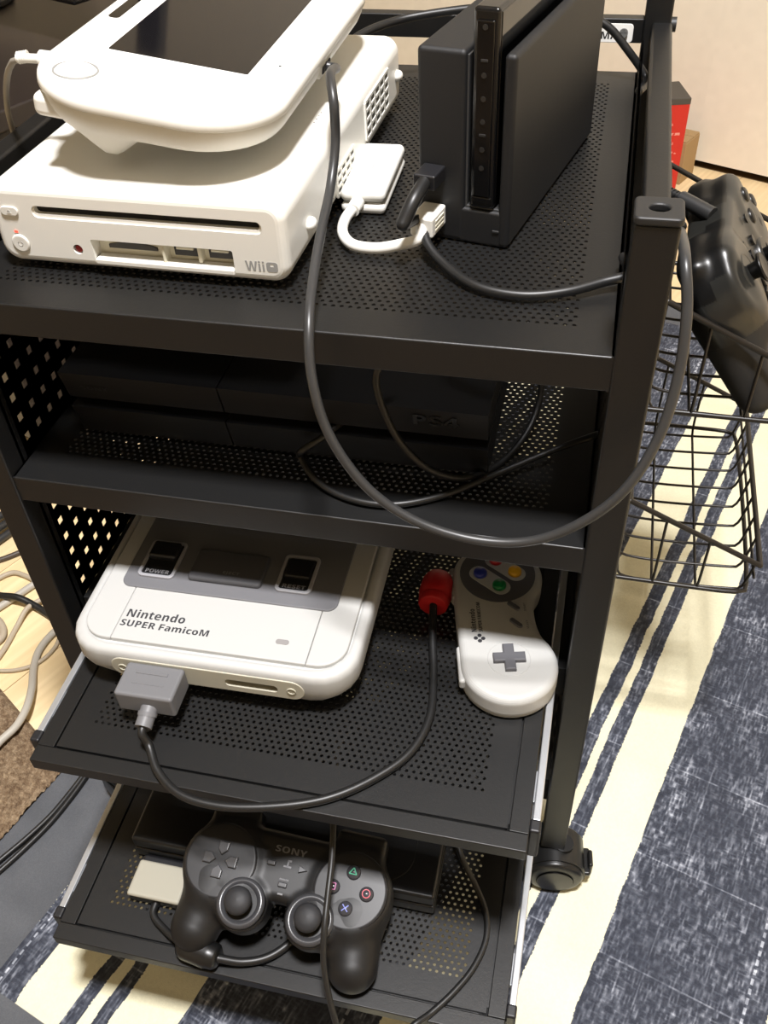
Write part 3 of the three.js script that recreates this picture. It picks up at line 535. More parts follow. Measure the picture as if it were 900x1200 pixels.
// ---------------------------------------------------------------- black console on the second shelf
{
  const t = thing('game_console', 'low black two-slab console on the dark second shelf', 'console');
  const m1 = mat(0x101011, 0.42), m2 = mat(0x0c0c0d, 0.2);
  const X0 = -0.1375, X1 = 0.1375, Zb = -0.3;
  const wedge = (y0, y1, z0, z1, x0, x1) => { const s = new THREE.Shape(); s.moveTo(z0, y0); s.lineTo(z1, y1); s.lineTo(Zb + (z1 - z0), y1); s.lineTo(Zb, y0); s.closePath(); return new THREE.ExtrudeGeometry(s, { depth: x1 - x0 - 0.001, bevelEnabled: true, bevelThickness: 0.0005, bevelSize: 0.0006, bevelOffset: -0.0006, bevelSegments: 2 }).rotateY(-Math.PI / 2).scale(-1, 1, 1).translate(x0 + 0.0005, 0, 0); };
  const fix = g => { const i = g.attributes.position; g = g.index ? g.toNonIndexed() : g; const p = g.attributes.position.array; for (let k = 0; k < p.length; k += 9) for (let q = 0; q < 3; q++) { const s = p[k + 3 + q]; p[k + 3 + q] = p[k + 6 + q]; p[k + 6 + q] = s; } g.computeVertexNormals(); return g; };
  const seam = -0.0305;
  part('lower_slab', [fix(wedge(0.003, 0.027, 0, 0.006, X0, seam - 0.0004)), fix(wedge(0.003, 0.027, 0, 0.006, seam + 0.0004, X1))], m1, t);
  part('upper_slab', [fix(wedge(0.0335, 0.056, 0.004, 0.0095, X0, seam - 0.0004)), fix(wedge(0.0335, 0.056, 0.004, 0.0095, seam + 0.0004, X1))], m1, t);
  part('recess', bx(X0 + 0.002, X1 - 0.002, 0.024, 0.036, Zb + 0.01, -0.004, 0), M.deep, t);
  for (const x of [0.045, 0.062]) part('usb_socket', bx(x - 0.0065, x + 0.0065, 0.0285, 0.033, -0.0042, -0.0032, 0.0004), mat(0x2d2d2d, 0.4), t);
  const logo = part('logo', [text('PS4', 0.009, 0.028).translate(0.092, 0, 0)], mat(0x242424, 0.2), t, 'dark raised logo lettering'); logo.position.set(0, 0.0425, 0.0068); logo.rotation.x = 0.24;
  const maker = part('maker_name', [text('SONY', 0.0035, 0.0185).translate(-0.125, 0, 0)], mat(0x242424, 0.3), t); maker.position.set(0, 0.0425, 0.0068); maker.rotation.x = 0.24;
  for (const [x, z] of [[-0.11, -0.03], [0.11, -0.03], [-0.11, -0.27], [0.11, -0.27]]) part('foot', cylY(x, 0, 0.0035, z, 0.007, 16), M.deep, t);
  t.position.set(-0.201, H2, -0.052);
}
// ---------------------------------------------------------------- grey cartridge console on the upper tray
{
  const t = thing('game_console', 'light grey cartridge console with dark grey panel on the upper pulled out tray', 'console');
  const gm = mat(0xb9b9b6, 0.45, { bumpMap: fineGrain, bumpScale: 0.00005 }), dg = mat(0x6d6d70, 0.5), ddg = mat(0x4f4f52, 0.45);
  const DK2 = 0.044, D = 0.242;
  // body: lofted rounded rectangle, tucked in towards the base
  const N = 96, sh = roundRect(0.2, D, 0.026).getSpacedPoints(N).slice(0, N);
  const ring = (inx, y) => sh.map(p => [p.x * (0.1 - inx) / 0.1, y, p.y * (D / 2 - inx) / (D / 2) - D / 2 + 0.006]);
  const skin = (loops) => { const P = [], I = []; loops.forEach(l => l.forEach(p => P.push(...p))); for (let k = 0; k < loops.length - 1; k++) for (let i = 0; i < N; i++) { const a = k * N + i, b = k * N + (i + 1) % N; I.push(a, b, a + N, b, b + N, a + N); } for (const k of [0, loops.length - 1]) { const c = P.length / 3; P.push(0, loops[k][0][1], -D / 2); for (let i = 0; i < N; i++) { const a = k * N + i, b = k * N + (i + 1) % N; k ? I.push(a, b, c) : I.push(b, a, c); } } const g = new THREE.BufferGeometry(); g.setAttribute('position', new THREE.Float32BufferAttribute(P, 3)); g.setIndex(I); g.computeVertexNormals(); g.setAttribute('uv', new THREE.Float32BufferAttribute(P.flatMap((v, i) => i % 3 === 1 ? [] : [v * 8]), 2)); return g; };
  part('body', cut(skin([ring(0.012, 0.003), ring(0.0095, 0.0045), ring(0.006, 0.011), ring(0.0018, 0.019), ring(0.0, 0.025), ring(0.0, 0.0355), ring(0.0007, 0.039), ring(0.0022, 0.0412), ring(0.005, 0.0418), ring(0.0068, 0.0418), ring(0.0072, 0.0405), ring(0.0078, 0.0405)]), [new THREE.ExtrudeGeometry(roundRect(0.036, 0.0068, 0.003), { depth: 0.02, bevelEnabled: false, curveSegments: 8 }).translate(0.0315, 0.0262, -0.0015)]), gm, t);
  const deckW = 0.1815;
  const L = (x0, x1, z0, z1, y0, y1, r, bev = 0.0008) => slab(roundRect(x1 - x0, z1 - z0, r), y0, y1, bev, 3, 10).translate((x0 + x1) / 2, 0, (z0 + z1) / 2);
  // each side deck is rounded on its outer corners only and meets the centre deck along a fine joint
  const deckEnd = q => { const s = new THREE.Shape(), r = 0.019, xo = 0.0915, xi = q < 0 ? 0.0678 : 0.0672, z0 = 0.0035, z1 = 0.228; s.moveTo(q * xi, z0); s.lineTo(q * (xo - r), z0); s.absarc(q * (xo - r), z0 + r, r, -Math.PI / 2, q > 0 ? 0 : -Math.PI, q < 0); s.lineTo(q * xo, z1 - r); s.absarc(q * (xo - r), z1 - r, r, q > 0 ? 0 : Math.PI, Math.PI / 2, q < 0); s.lineTo(q * xi, z1); s.closePath(); return slab(s, 0.036, DK2, 0.0011, 3, 10); };
  part('side_deck', [deckEnd(-1), deckEnd(1)], gm, t);
  // square inner corners of the two side decks and the centre deck between them
  part('centre_deck', [bx(-0.0676, 0.067, 0.036, DK2, -0.228, -0.0035, 0.0009, 3)], gm, t);
  part('control_panel', [L(-0.0795, 0.0765, -0.225, -0.0485, DK2 - 0.001, DK2 + 0.0012, 0.0075)], dg, t, 'dark grey control panel');
  const sw = (x0, x1, z0, z1, word, extra) => {
    const s = roundRect(x1 - x0, z1 - z0, 0.004), h = roundRect(x1 - x0 - 0.005, z1 - z0 - 0.005, 0.0022); s.holes.push(h);
    const f = part('switch_surround', slab(s, DK2 + 0.001, DK2 + 0.003, 0.0005, 2, 8).translate((x0 + x1) / 2, 0, (z0 + z1) / 2), mat(0x9c9ca0, 0.45), t);
    part('switch_well', bx(x0 + 0.0022, x1 - 0.0022, DK2 + 0.0004, DK2 + 0.0014, z0 + 0.0022, z1 - 0.0022, 0), mat(0x19191a, 0.5), f);
    part('switch_knob', extra, mat(0x1b1b1d, 0.45), f);
    const w = part('lettering', flatText(word, 0.0034, x1 - x0 - 0.0095), mat(0x8d8d90, 0.5), f); w.position.set((x0 + x1) / 2 - (x1 - x0 - 0.0095) / 2, DK2 + 0.0019, z1 - 0.0042);
  };
  sw(-0.0708, -0.0437, -0.0935, -0.058, 'POWER', [bx(-0.0678, -0.0467, DK2 + 0.001, DK2 + 0.0018, -0.0905, -0.061, 0.0004), bx(-0.0675, -0.047, DK2 + 0.001, DK2 + 0.007, -0.0895, -0.0745, 0.002, 3)]);
  sw(0.0298, 0.0557, -0.0945, -0.0595, 'RESET', [bx(0.0328, 0.0527, DK2 + 0.001, DK2 + 0.0018, -0.0915, -0.0625, 0.0004), bx(0.0331, 0.0524, DK2 + 0.001, DK2 + 0.0042, -0.09, -0.073, 0.0014, 3)]);
  const ej = part('eject_button', [L(-0.0333, 0.0202, -0.0885, -0.0595, DK2 + 0.0005, DK2 + 0.0052, 0.003, 0.0018)], ddg, t, 'dark grey eject bar');
  const et = part('lettering', flatText('EJECT', 0.0024, 0.012), mat(0x77777a, 0.5), ej); et.position.set(-0.009, DK2 + 0.0052, -0.0665);
  part('cartridge_hump', [bx(-0.072, 0.069, DK2, 0.068, -0.222, -0.128, 0.006, 4)], dg, t);
  part('cartridge_flap', [bx(-0.062, 0.059, 0.067, 0.0695, -0.19, -0.15, 0.001)], ddg, t);
  const t1 = part('maker_name', flatText('Nintendo', 0.0066, 0.0415), mat(0x3b3b3e, 0.5), t); t1.position.set(-0.064, DK2 + 0.00002, -0.0225);
  const t2 = part('model_name', flatText('SUPER FamicoM', 0.0053, 0.0625), mat(0x3b3b3e, 0.5), t); t2.position.set(-0.0655, DK2 + 0.00002, -0.0145);
  part('power_light', [L(0.0432, 0.0522, -0.0205, -0.0165, DK2 - 0.001, DK2 + 0.0004, 0.0018, 0.0002)], mat(0x8f8c8a, 0.4), t, 'unlit oval power light');
  // controller ports
  const plateShape = roundRect(0.134, 0.0185, 0.009);
  const sockets = new THREE.Group(); sockets.name = 'socket_panel'; sockets.position.z = 0.006; t.add(sockets);
  const po = part('port_plate', cut(plate(plateShape, -0.004, 0.0006, 0.0005, 2, 16).translate(0.0005, 0.0268, 0), [new THREE.ExtrudeGeometry(roundRect(0.036, 0.0068, 0.003), { depth: 0.01, bevelEnabled: false, curveSegments: 8 }).translate(0.0315, 0.0262, -0.0045)]), mat(0xb9b5a4, 0.5), sockets, 'yellowed oval plate holding the sockets');
  part('port_pins', [bx(0.014, 0.049, 0.0228, 0.0296, -0.0078, -0.0072, 0), ...Array.from({ length: 7 }, (_, i) => cylZ(0.0175 + i * 0.0046, 0.0262, -0.0075, -0.0025, 0.0012, 10))], mat(0x6a685f, 0.5), sockets);
  for (const x of [-0.0585, 0.0588]) part('screw', [new THREE.TorusGeometry(0.0027, 0.0006, 8, 24).translate(x, 0.0265, 0.0006), cylZ(x, 0.0265, 0, 0.0008, 0.0014, 12)], mat(0xb8b4a2, 0.4), sockets);
  for (const [x, z] of [[-0.075, -0.03], [0.075, -0.03], [-0.075, -0.21], [0.075, -0.21]]) part('foot', cylY(x, 0, 0.004, z, 0.006, 16), M.deep, t);
  t.position.set(-0.2317, H3, 0.049); t.rotation.y = 0.0205;
}
// lead with grey plug in the cartridge console's left port, running to a red ribbed boot
{
  const t = thing('controller_cable', 'black cable with grey plug in the cartridge console and a red boot', 'cable');
  const pm = mat(0x6c6c6e, 0.5);
  const p = part('plug', [bx(-0.02, 0.02, 0, 0.0185, 0.0008, 0.0268, 0.0022, 3), bx(-0.011, 0.011, 0.0183, 0.0191, 0.007, 0.0095, 0.0004), bx(-0.011, 0.011, 0.0183, 0.0188, 0.0165, 0.0175, 0.0002)], pm, t, 'grey rectangular plug');
  p.position.set(-0.2317 - 0.0325, H3 + 0.0165, 0.0555); p.rotation.y = 0.0205;
  const sr = V(-0.2615, H3 + 0.022, 0.081);
  part('strain_relief', [rod(sr, sr.clone().add(V(0.0, -0.004, 0.013)), 0.0056, 20), rod(sr.clone().add(V(0, -0.0005, 0.003)), sr.clone().add(V(0, -0.002, 0.0055)), 0.0063, 20)], pm, t);
  const boot = onY(507, 708, H3 + 0.016);
  part('cord', tube([sr.clone().add(V(0, -0.003, 0.008)), sr.clone().add(V(0, -0.0055, 0.016)), onY(174, 872, H3 + 0.009), onY(184, 902, H3 + 0.005), onY(210, 930, H3 + 0.004), onY(255, 944, H3 + 0.0036), onY(320, 945, H3 + 0.0036), onY(385, 935, H3 + 0.0036), onY(440, 911, H3 + 0.0034), onY(480, 882, H3 + 0.0034), onY(503, 842, H3 + 0.0034), onY(508, 792, H3 + 0.0036), onY(507, 745, H3 + 0.008), boot.clone().add(V(0, 0, -0.004))], 0.0028, 160, 12), M.cable, t);
  const b = part('boot', new THREE.LatheGeometry([[0, 0.031], [0.006, 0.0305], [0.0098, 0.028], [0.0122, 0.022], [0.0126, 0.014], [0.0118, 0.0085], [0.0108, 0.008], [0.0108, 0.0065], [0.0116, 0.006], [0.0108, 0.001], [0.0095, 0], [0, 0]].map(q => new THREE.Vector2(...q)), 12), mat(0xc01818, 0.55), t, 'red ribbed rubber boot');
  b.rotation.x = -Math.PI / 2; b.position.copy(boot); b.position.y = H3 + 0.0135;
  rebase(t, -0.2, H3, 0.05);
}
// ---------------------------------------------------------------- dog-bone pad beside it
{
  const t = thing('game_pad', 'light grey dog-bone game pad with coloured buttons on the upper tray', 'controller');
  const gm = mat(0xb4b4b1, 0.45), dg = mat(0x58585c, 0.5);
  // outline: two round ends; shoulder side (-x) straight, the other side waisted. drawn in (x, -z)
  const s = new THREE.Shape(), r = 0.0325, e = 0.0395;
  s.moveTo(-r + 0.001, -e + 0.0); s.absarc(0, -e, r, Math.PI, Math.PI * 2 + 0.62, false);
  s.bezierCurveTo(0.021, -0.013, 0.0205, 0.013, r * Math.cos(0.62), e - r * Math.sin(0.62));
  s.absarc(0, e, r, -0.62, Math.PI, false); s.closePath();
  part('body', slab(s, 0.002, 0.0215, 0.0052, 6, 32), gm, t);
  part('base_shell', slab(s, 0.0, 0.0105, 0.004, 4, 32).scale(0.985, 1, 0.992), mat(0xa9a8a3, 0.5), t);
  part('button_plate', [cylY(0, 0.02, 0.0219, -e, 0.0272, 48)], dg, t, 'dark grey round button plate');
  { const bars = []; for (const q of [-1, 1]) { const g = slab(roundRect(0.014, 0.034, 0.0068), 0.0205, 0.0222, 0.0003, 2, 12); g.rotateY(Math.PI / 4).translate(-q * 0.0062, 0, -e + q * 0.0062); bars.push(g); } part('button_wells', bars, gm, t); }
  const btn = (x, z, c) => part('button', new THREE.LatheGeometry([[0, 0.0262], [0.0034, 0.0258], [0.0048, 0.0246], [0.005, 0.0218], [0, 0.0218]].map(q => new THREE.Vector2(...q)), 28).translate(x, 0, -e + z), mat(c, 0.35), t);
  btn(-0.0125, 0, 0x2a3590); btn(0.0125, 0, 0xe0a80e); btn(0, 0.0125, 0x0f7a3c); btn(0, -0.0125, 0xb01c22);
  part('pad_dish', [new THREE.TorusGeometry(0.0142, 0.0004, 6, 48).rotateX(Math.PI / 2).translate(0, 0.0214, e - 0.002)], gm, t);
  part('direction_pad', cross(0, e - 0.002, 0.0108, 0.0037, 0.0208, 0.0247, 0.001), dg, t, 'dark grey cross pad');
  for (const z of [-0.008, 0.0075]) part('pill_button', [slab(roundRect(0.0036, 0.0105, 0.0017), 0.0208, 0.0231, 0.0007, 2, 8).rotateY(0.75).translate(0.008, 0, z)], dg, t);
  part('shoulder_button', [bx(-0.0343, -0.0295, 0.0085, 0.0172, e - 0.018, e + 0.012, 0.002, 3)], gm, t);
  part('shoulder_button', [bx(-0.0343, -0.0295, 0.0085, 0.0172, -e - 0.012, -e + 0.018, 0.002, 3)], gm, t);
  const ink = mat(0x2b2b30, 0.5);
  const w1 = part('maker_name', flatText('Nintendo', 0.0036, 0.0205).rotateY(Math.PI / 2), ink, t); w1.position.set(-0.0195, 0.0215, 0.0135);
  const w2 = part('model_name', flatText('SUPER FAMICOM', 0.0025, 0.0265).rotateY(Math.PI / 2), ink, t); w2.position.set(-0.0155, 0.0215, 0.0135);
  part('emblem', [[-0.0195, 0.0168], [-0.0172, 0.0195], [-0.0222, 0.019], [-0.0196, 0.0215]].map(([x, z]) => cylY(x + 0.0015, 0.0212, 0.0216, z, 0.0015, 14)), ink, t);
  for (const [w, z] of [['START', -0.0035], ['SELECT', 0.0125]]) { const q = part('lettering', flatText(w, 0.0015, 0.0075).rotateY(Math.PI / 2), mat(0x77777a, 0.5), t); q.position.set(0.0165, 0.0215, z); }
  t.position.set(-0.0469, H3 + 0.0004, -0.0382); t.rotation.y = 0.234;
}
// ---------------------------------------------------------------- flat black console on the lower tray
{
  const t = thing('game_console', 'thin flat black console at the back of the lower tray behind the black gamepad', 'console');
  const m = mat(0x121213, 0.4);
  part('body', [bx(-0.114, 0.114, 0.003, 0.0135, -0.152, 0, 0.0015, 3), bx(-0.114, 0.114, 0.0155, 0.028, -0.152, 0.0, 0.0025, 3), bx(-0.112, 0.112, 0.012, 0.017, -0.15, -0.003, 0)], m, t);
  part('lid', [slab(roundRect(0.15, 0.14, 0.02), 0.0278, 0.0288, 0.0004, 2, 12).translate(0.02, 0, -0.076)], m, t);
  for (const x of [-0.085, -0.035]) part('port', bx(x - 0.019, x + 0.019, 0.0045, 0.0125, -0.003, 0.0004, 0.001), M.deep, t);
  for (const [x, z] of [[-0.1, -0.012], [0.1, -0.012], [-0.1, -0.14], [0.1, -0.14]]) part('foot', cylY(x, 0, 0.004, z, 0.005, 14), M.deep, t);
  t.position.set(-0.184, H4, 0.107);
}
// ---------------------------------------------------------------- black twin-stick gamepad lying on the tray's edge of that console
{
  const t = thing('gamepad', 'black twin-stick gamepad leaning on the flat console, lying on the lower tray', 'controller');
  const shell = mat(0x0f0f10, 0.5), face = mat(0x1f1f21, 0.46), knob = mat(0x232325, 0.6);
  const f = (x, y, z) => {
    const ax = Math.abs(x);
    let d = sdBox(x, y + 0.013, z + 0.006, 0.044, 0.0115, 0.023, 0.006);
    d = smin(d, sdDisc(ax - 0.0465, y + 0.0128, z, 0.0285, 0.0128, 0.006), 0.005);
    d = smin(d, sdBox(ax - 0.046, y + 0.014, z + 0.03, 0.018, 0.010, 0.010, 0.004), 0.006);
    d = smin(d, sdDisc(ax - 0.0245, y + 0.011, z - 0.0235, 0.0185, 0.0105, 0.004), 0.004);
    d = smin(d, sdCap([ax, y, z], [0.0505, -0.0222, 0.012], [0.0565, -0.0225, 0.043], 0.0205, 0.0172), 0.010);
    return d;
  };
  part('shell', sdfMesh(f, [-0.09, -0.05, -0.05], [0.09, 0.012, 0.092], 0.0017), shell, t);
  for (const s of [-1, 1]) part('face_disc', [new THREE.LatheGeometry([[0, 0.0012], [0.0235, 0.0012], [0.0255, 0.0004], [0.0262, -0.0016], [0, -0.0016]].map(q => new THREE.Vector2(...q)), 48).translate(s * 0.0465, 0, 0)], face, t);
  for (let k = 0; k < 4; k++) { // direction keys: pentagons pointing at the middle
    const s = new THREE.Shape(); s.moveTo(0, 0.0032); s.lineTo(0.0037, 0.0068); s.lineTo(0.0037, 0.0122); s.lineTo(-0.0037, 0.0122); s.lineTo(-0.0037, 0.0068); s.closePath();
    part('direction_key', slab(s, 0.0008, 0.0038, 0.0008, 3).rotateY(k * Math.PI / 2).translate(-0.0465, 0, 0), mat(0x4a4a4c, 0.3), t);
  }
  const marks = [[0, -0.0118, 0x4fae8c, 'tri'], [0.0118, 0, 0xc9606a, 'circ'], [0, 0.0118, 0x7d86c9, 'cross'], [-0.0118, 0, 0xc07aa8, 'sq']];
  for (const [x, z, c, k] of marks) {
    const b = part('action_button', new THREE.LatheGeometry([[0, 0.0046], [0.0028, 0.0043], [0.0044, 0.0032], [0.005, 0.0014], [0.005, 0.0006], [0, 0.0006]].map(q => new THREE.Vector2(...q)), 28).translate(0.0465 + x, 0, z), mat(0x3a3a3e, 0.15), t);
    const cx = 0.0465 + x, y = 0.0044, r = 0.0026, w = 0.00042, mm = mat(c, 0.4); let g;
    const line = (a, bb) => rod(V(cx + a[0], y, z + a[1]), V(cx + bb[0], y, z + bb[1]), w, 6);
    if (k === 'circ') g = [new THREE.TorusGeometry(r, w, 6, 24).rotateX(Math.PI / 2).translate(cx, y - 0.0003, z)];
    if (k === 'cross') g = [line([-r * 0.8, -r * 0.8], [r * 0.8, r * 0.8]), line([-r * 0.8, r * 0.8], [r * 0.8, -r * 0.8])];
    if (k === 'tri') g = [line([-r, r * 0.6], [r, r * 0.6]), line([r, r * 0.6], [0, -r]), line([0, -r], [-r, r * 0.6])];
    if (k === 'sq') g = [line([-r * 0.8, -r * 0.8], [r * 0.8, -r * 0.8]), line([r * 0.8, -r * 0.8], [r * 0.8, r * 0.8]), line([r * 0.8, r * 0.8], [-r * 0.8, r * 0.8]), line([-r * 0.8, r * 0.8], [-r * 0.8, -r * 0.8])];
    part('symbol', g, mm, b);
  }
  for (const s of [-1, 1]) {
    const st = part('stick', [new THREE.LatheGeometry([[0, 0.0152], [0.004, 0.0148], [0.0078, 0.0132], [0.0092, 0.0112], [0.0094, 0.0092], [0.005, 0.007], [0.005, -0.002], [0, -0.002]].map(q => new THREE.Vector2(...q)), 40).translate(s * 0.0245, 0, 0.0235)], knob, t);
    part('stick_collar', [new THREE.LatheGeometry([[0.0112, 0], [0.0128, 0.0022], [0.0148, 0.0026], [0.0165, 0.0012], [0.0172, -0.002], [0.011, -0.002], [0.0112, 0]].map(q => new THREE.Vector2(...q)), 44).translate(s * 0.0245, 0, 0.0235)], mat(0x3c3c3e, 0.28), st, 'satin grey collar');
  }
  const face2 = mat(0x3d3d3f, 0.35);
  part('select_button', bx(-0.0145, -0.0085, -0.002, 0.0006, -0.008, -0.0045, 0.0008), face2, t);
  { const s = new THREE.Shape(); s.moveTo(0.0085, 0.0085); s.lineTo(0.0145, 0.006); s.lineTo(0.0085, 0.0035); s.closePath(); part('start_button', slab(s, -0.002, 0.0006, 0.0005), face2, t); }
  part('mode_button', bx(-0.0032, 0.0032, -0.0035, 0.0002, 0.0045, 0.008, 0.0008), face2, t);
  part('mode_light', bx(-0.002, 0.002, -0.003, -0.0005, 0.0115, 0.013, 0.0004), mat(0x6a6a6c, 0.35), t);
  const ink = mat(0x77777b, 0.5);
  const n1 = part('maker_name', flatText('SONY', 0.0042, 0.0225, 0.0002, fontBold), ink, t); n1.position.set(-0.0113, -0.0014, -0.0145);
  const em = part('emblem', [bx(-0.0006, 0.0006, -0.0016, -0.0012, -0.0105, -0.0055, 0.0001), bx(-0.0028, 0.0028, -0.0016, -0.0012, -0.0065, -0.0053, 0.0001), bx(-0.0004, 0.0022, -0.0016, -0.0012, -0.0105, -0.0092, 0.0001)], ink, t);
  const n2 = part('lettering', flatText('ANALOG', 0.0011, 0.0065), ink, t); n2.position.set(-0.0032, -0.0014, 0.0032);
  t.rotation.set(0.27, -0.03, -0.03, 'YXZ'); t.position.set(-0.1715, 0.1785, 0.121);
}
// its plug and lead with the ferrite bead
{
  const t = thing('gamepad_cable', 'black gamepad lead with ferrite bead and a cream topped plug', 'cable');
  part('plug', [bx(-0.29, -0.2485, H4 + 0.001, H4 + 0.0115, 0.1078, 0.1405, 0.003, 3)], M.blackPlastic, t);
  part('plug_cover', [bx(-0.2895, -0.249, H4 + 0.0108, H4 + 0.0152, 0.1145, 0.1415, 0.0035, 4)], mat(0xa19d8e, 0.5), t, 'cream plug cover');
  const e0 = V(-0.2685, H4 + 0.006, 0.139), bead0 = onY(210, 1104, H4 + 0.0105), bead1 = onY(256, 1123, H4 + 0.0105);
  part('cord', tube([e0, V(-0.2675, H4 + 0.0055, 0.148), onY(196, 1092, H4 + 0.006), bead0], 0.0026, 40, 12), M.cable, t);
  part('cord', tube([bead1, onY(285, 1127, H4 + 0.006), onY(315, 1121, H4 + 0.0045), onY(345, 1100, H4 + 0.0045), onY(375, 1065, H4 + 0.0045), V(-0.15, H4 + 0.005, 0.118)], 0.0029, 60, 12), M.cable, t);
  const d = bead1.clone().sub(bead0), len = d.length();
  const b = part('ferrite_bead', new THREE.LatheGeometry([[0, 0], [0.0055, 0], [0.0078, 0.0012], [0.0094, 0.0045], [0.0098, 0.007], [0.0098, len - 0.008], [0.009, len - 0.006], [0.0085, len - 0.002], [0.0065, len], [0, len]].map(q => new THREE.Vector2(...q)), 10), M.satin, t);
  b.quaternion.setFromUnitVectors(V(0, 1, 0), d.normalize()); b.position.copy(bead0);
  rebase(t, -0.25, H4, 0.14);
}
// ---------------------------------------------------------------- wire baskets hooked on the rack's right side
const wireMat = mat(0x17130f, 0.4);
function basket(yb, label) {
  const t = thing('wire_basket', label, 'basket', undefined);
  const x0 = 0.0325, x1 = 0.131, zf = -0.142, zb = -0.345, rim0 = yb + 0.0825, rim1 = yb + 0.032, thick = 0.0018, thin = 0.0011;
  const rimY = x => rim0 + (rim1 - rim0) * (x - x0) / (x1 - x0);
  const W = (pts, r) => part('wire', tube(pts.map(p => V(...p)), r, pts.length * 6, 8), wireMat, t);
  const S = (a, b, r) => part('wire', rod(V(...a), V(...b), r, 8), wireMat, t);
  // heavy rims and bottom rods
  const rz = 0.006;
  part('rim', [rod(V(x0, rim0, zf), V(x1 + 0.004, rim1, zf), 0.0021), rod(V(x0, rim0, zb), V(x1 + 0.004, rim1, zb), 0.0021), rod(V(x1 + 0.004, rim1, zf), V(x1 + 0.004, rim1, zb), 0.0022), rod(V(x0, rim0, zf), V(x0, rim0, zb), 0.0021), ...[[x0, rim0, zf], [x0, rim0, zb], [x1 + 0.004, rim1, zf], [x1 + 0.004, rim1, zb]].map(p => new THREE.SphereGeometry(0.0021, 10, 8).translate(...p))], wireMat, t);
  W([[x0, yb, zf], [x1 - 0.008, yb, zf], [x1 - 0.001, yb, zf - 0.002], [x1 + 0.001, yb, zf - 0.009], [x1 + 0.001, yb, zb + 0.009], [x1 - 0.001, yb, zb + 0.002], [x1 - 0.008, yb, zb], [x0, yb, zb]], thick);
  // cross wires: along the floor, then up the outer side
  const n = 9;
  for (let i = 0; i < n; i++) {
    const z = zf - 0.004 - (zf - zb - 0.012) * i / (n - 1) - 0.002;
    W([[x0, rim0, z], [x0, yb + 0.006, z], [x0 + 0.003, yb - 0.0028, z], [x1 - 0.009, yb - 0.0028, z], [x1 - 0.0045, yb - 0.0018, z], [x1 - 0.002, yb + 0.003, z], [x1 + 0.003, rim1, z]], thin);
  }
  // long wires under the floor, bent up at both ends
  for (const x of [x0 + 0.028, x0 + 0.062]) W([[x + 0.001, rimY(x), zf], [x, yb + 0.003, zf + 0.001], [x, yb - 0.0045, zf - 0.004], [x, yb - 0.005, zf - 0.02], [x, yb - 0.005, zb + 0.02], [x, yb - 0.0045, zb + 0.004], [x, yb + 0.003, zb - 0.001], [x + 0.001, rimY(x), zb]], thin);
  S([x1 + 0.0025, yb + 0.018, zf], [x1 + 0.0025, yb + 0.018, zb], thin);
  S([x0, yb + 0.04, zf], [x0, yb + 0.04, zb], thin);
  for (const z of [zf - 0.03, zb + 0.03]) W([[x0, rim0, z], [x0 - 0.004, rim0 + 0.006, z], [x0 - 0.009, rim0 + 0.003, z], [x0 - 0.0105, rim0 - 0.012, z]], thick);
  rebase(t, (x0 + x1) / 2, yb, (zf + zb) / 2);
}
basket(0.407, 'upper black wire basket on the rack side, holding the black wireless gamepad');
basket(0.240, 'empty black wire basket, the lower of two on the rack side');
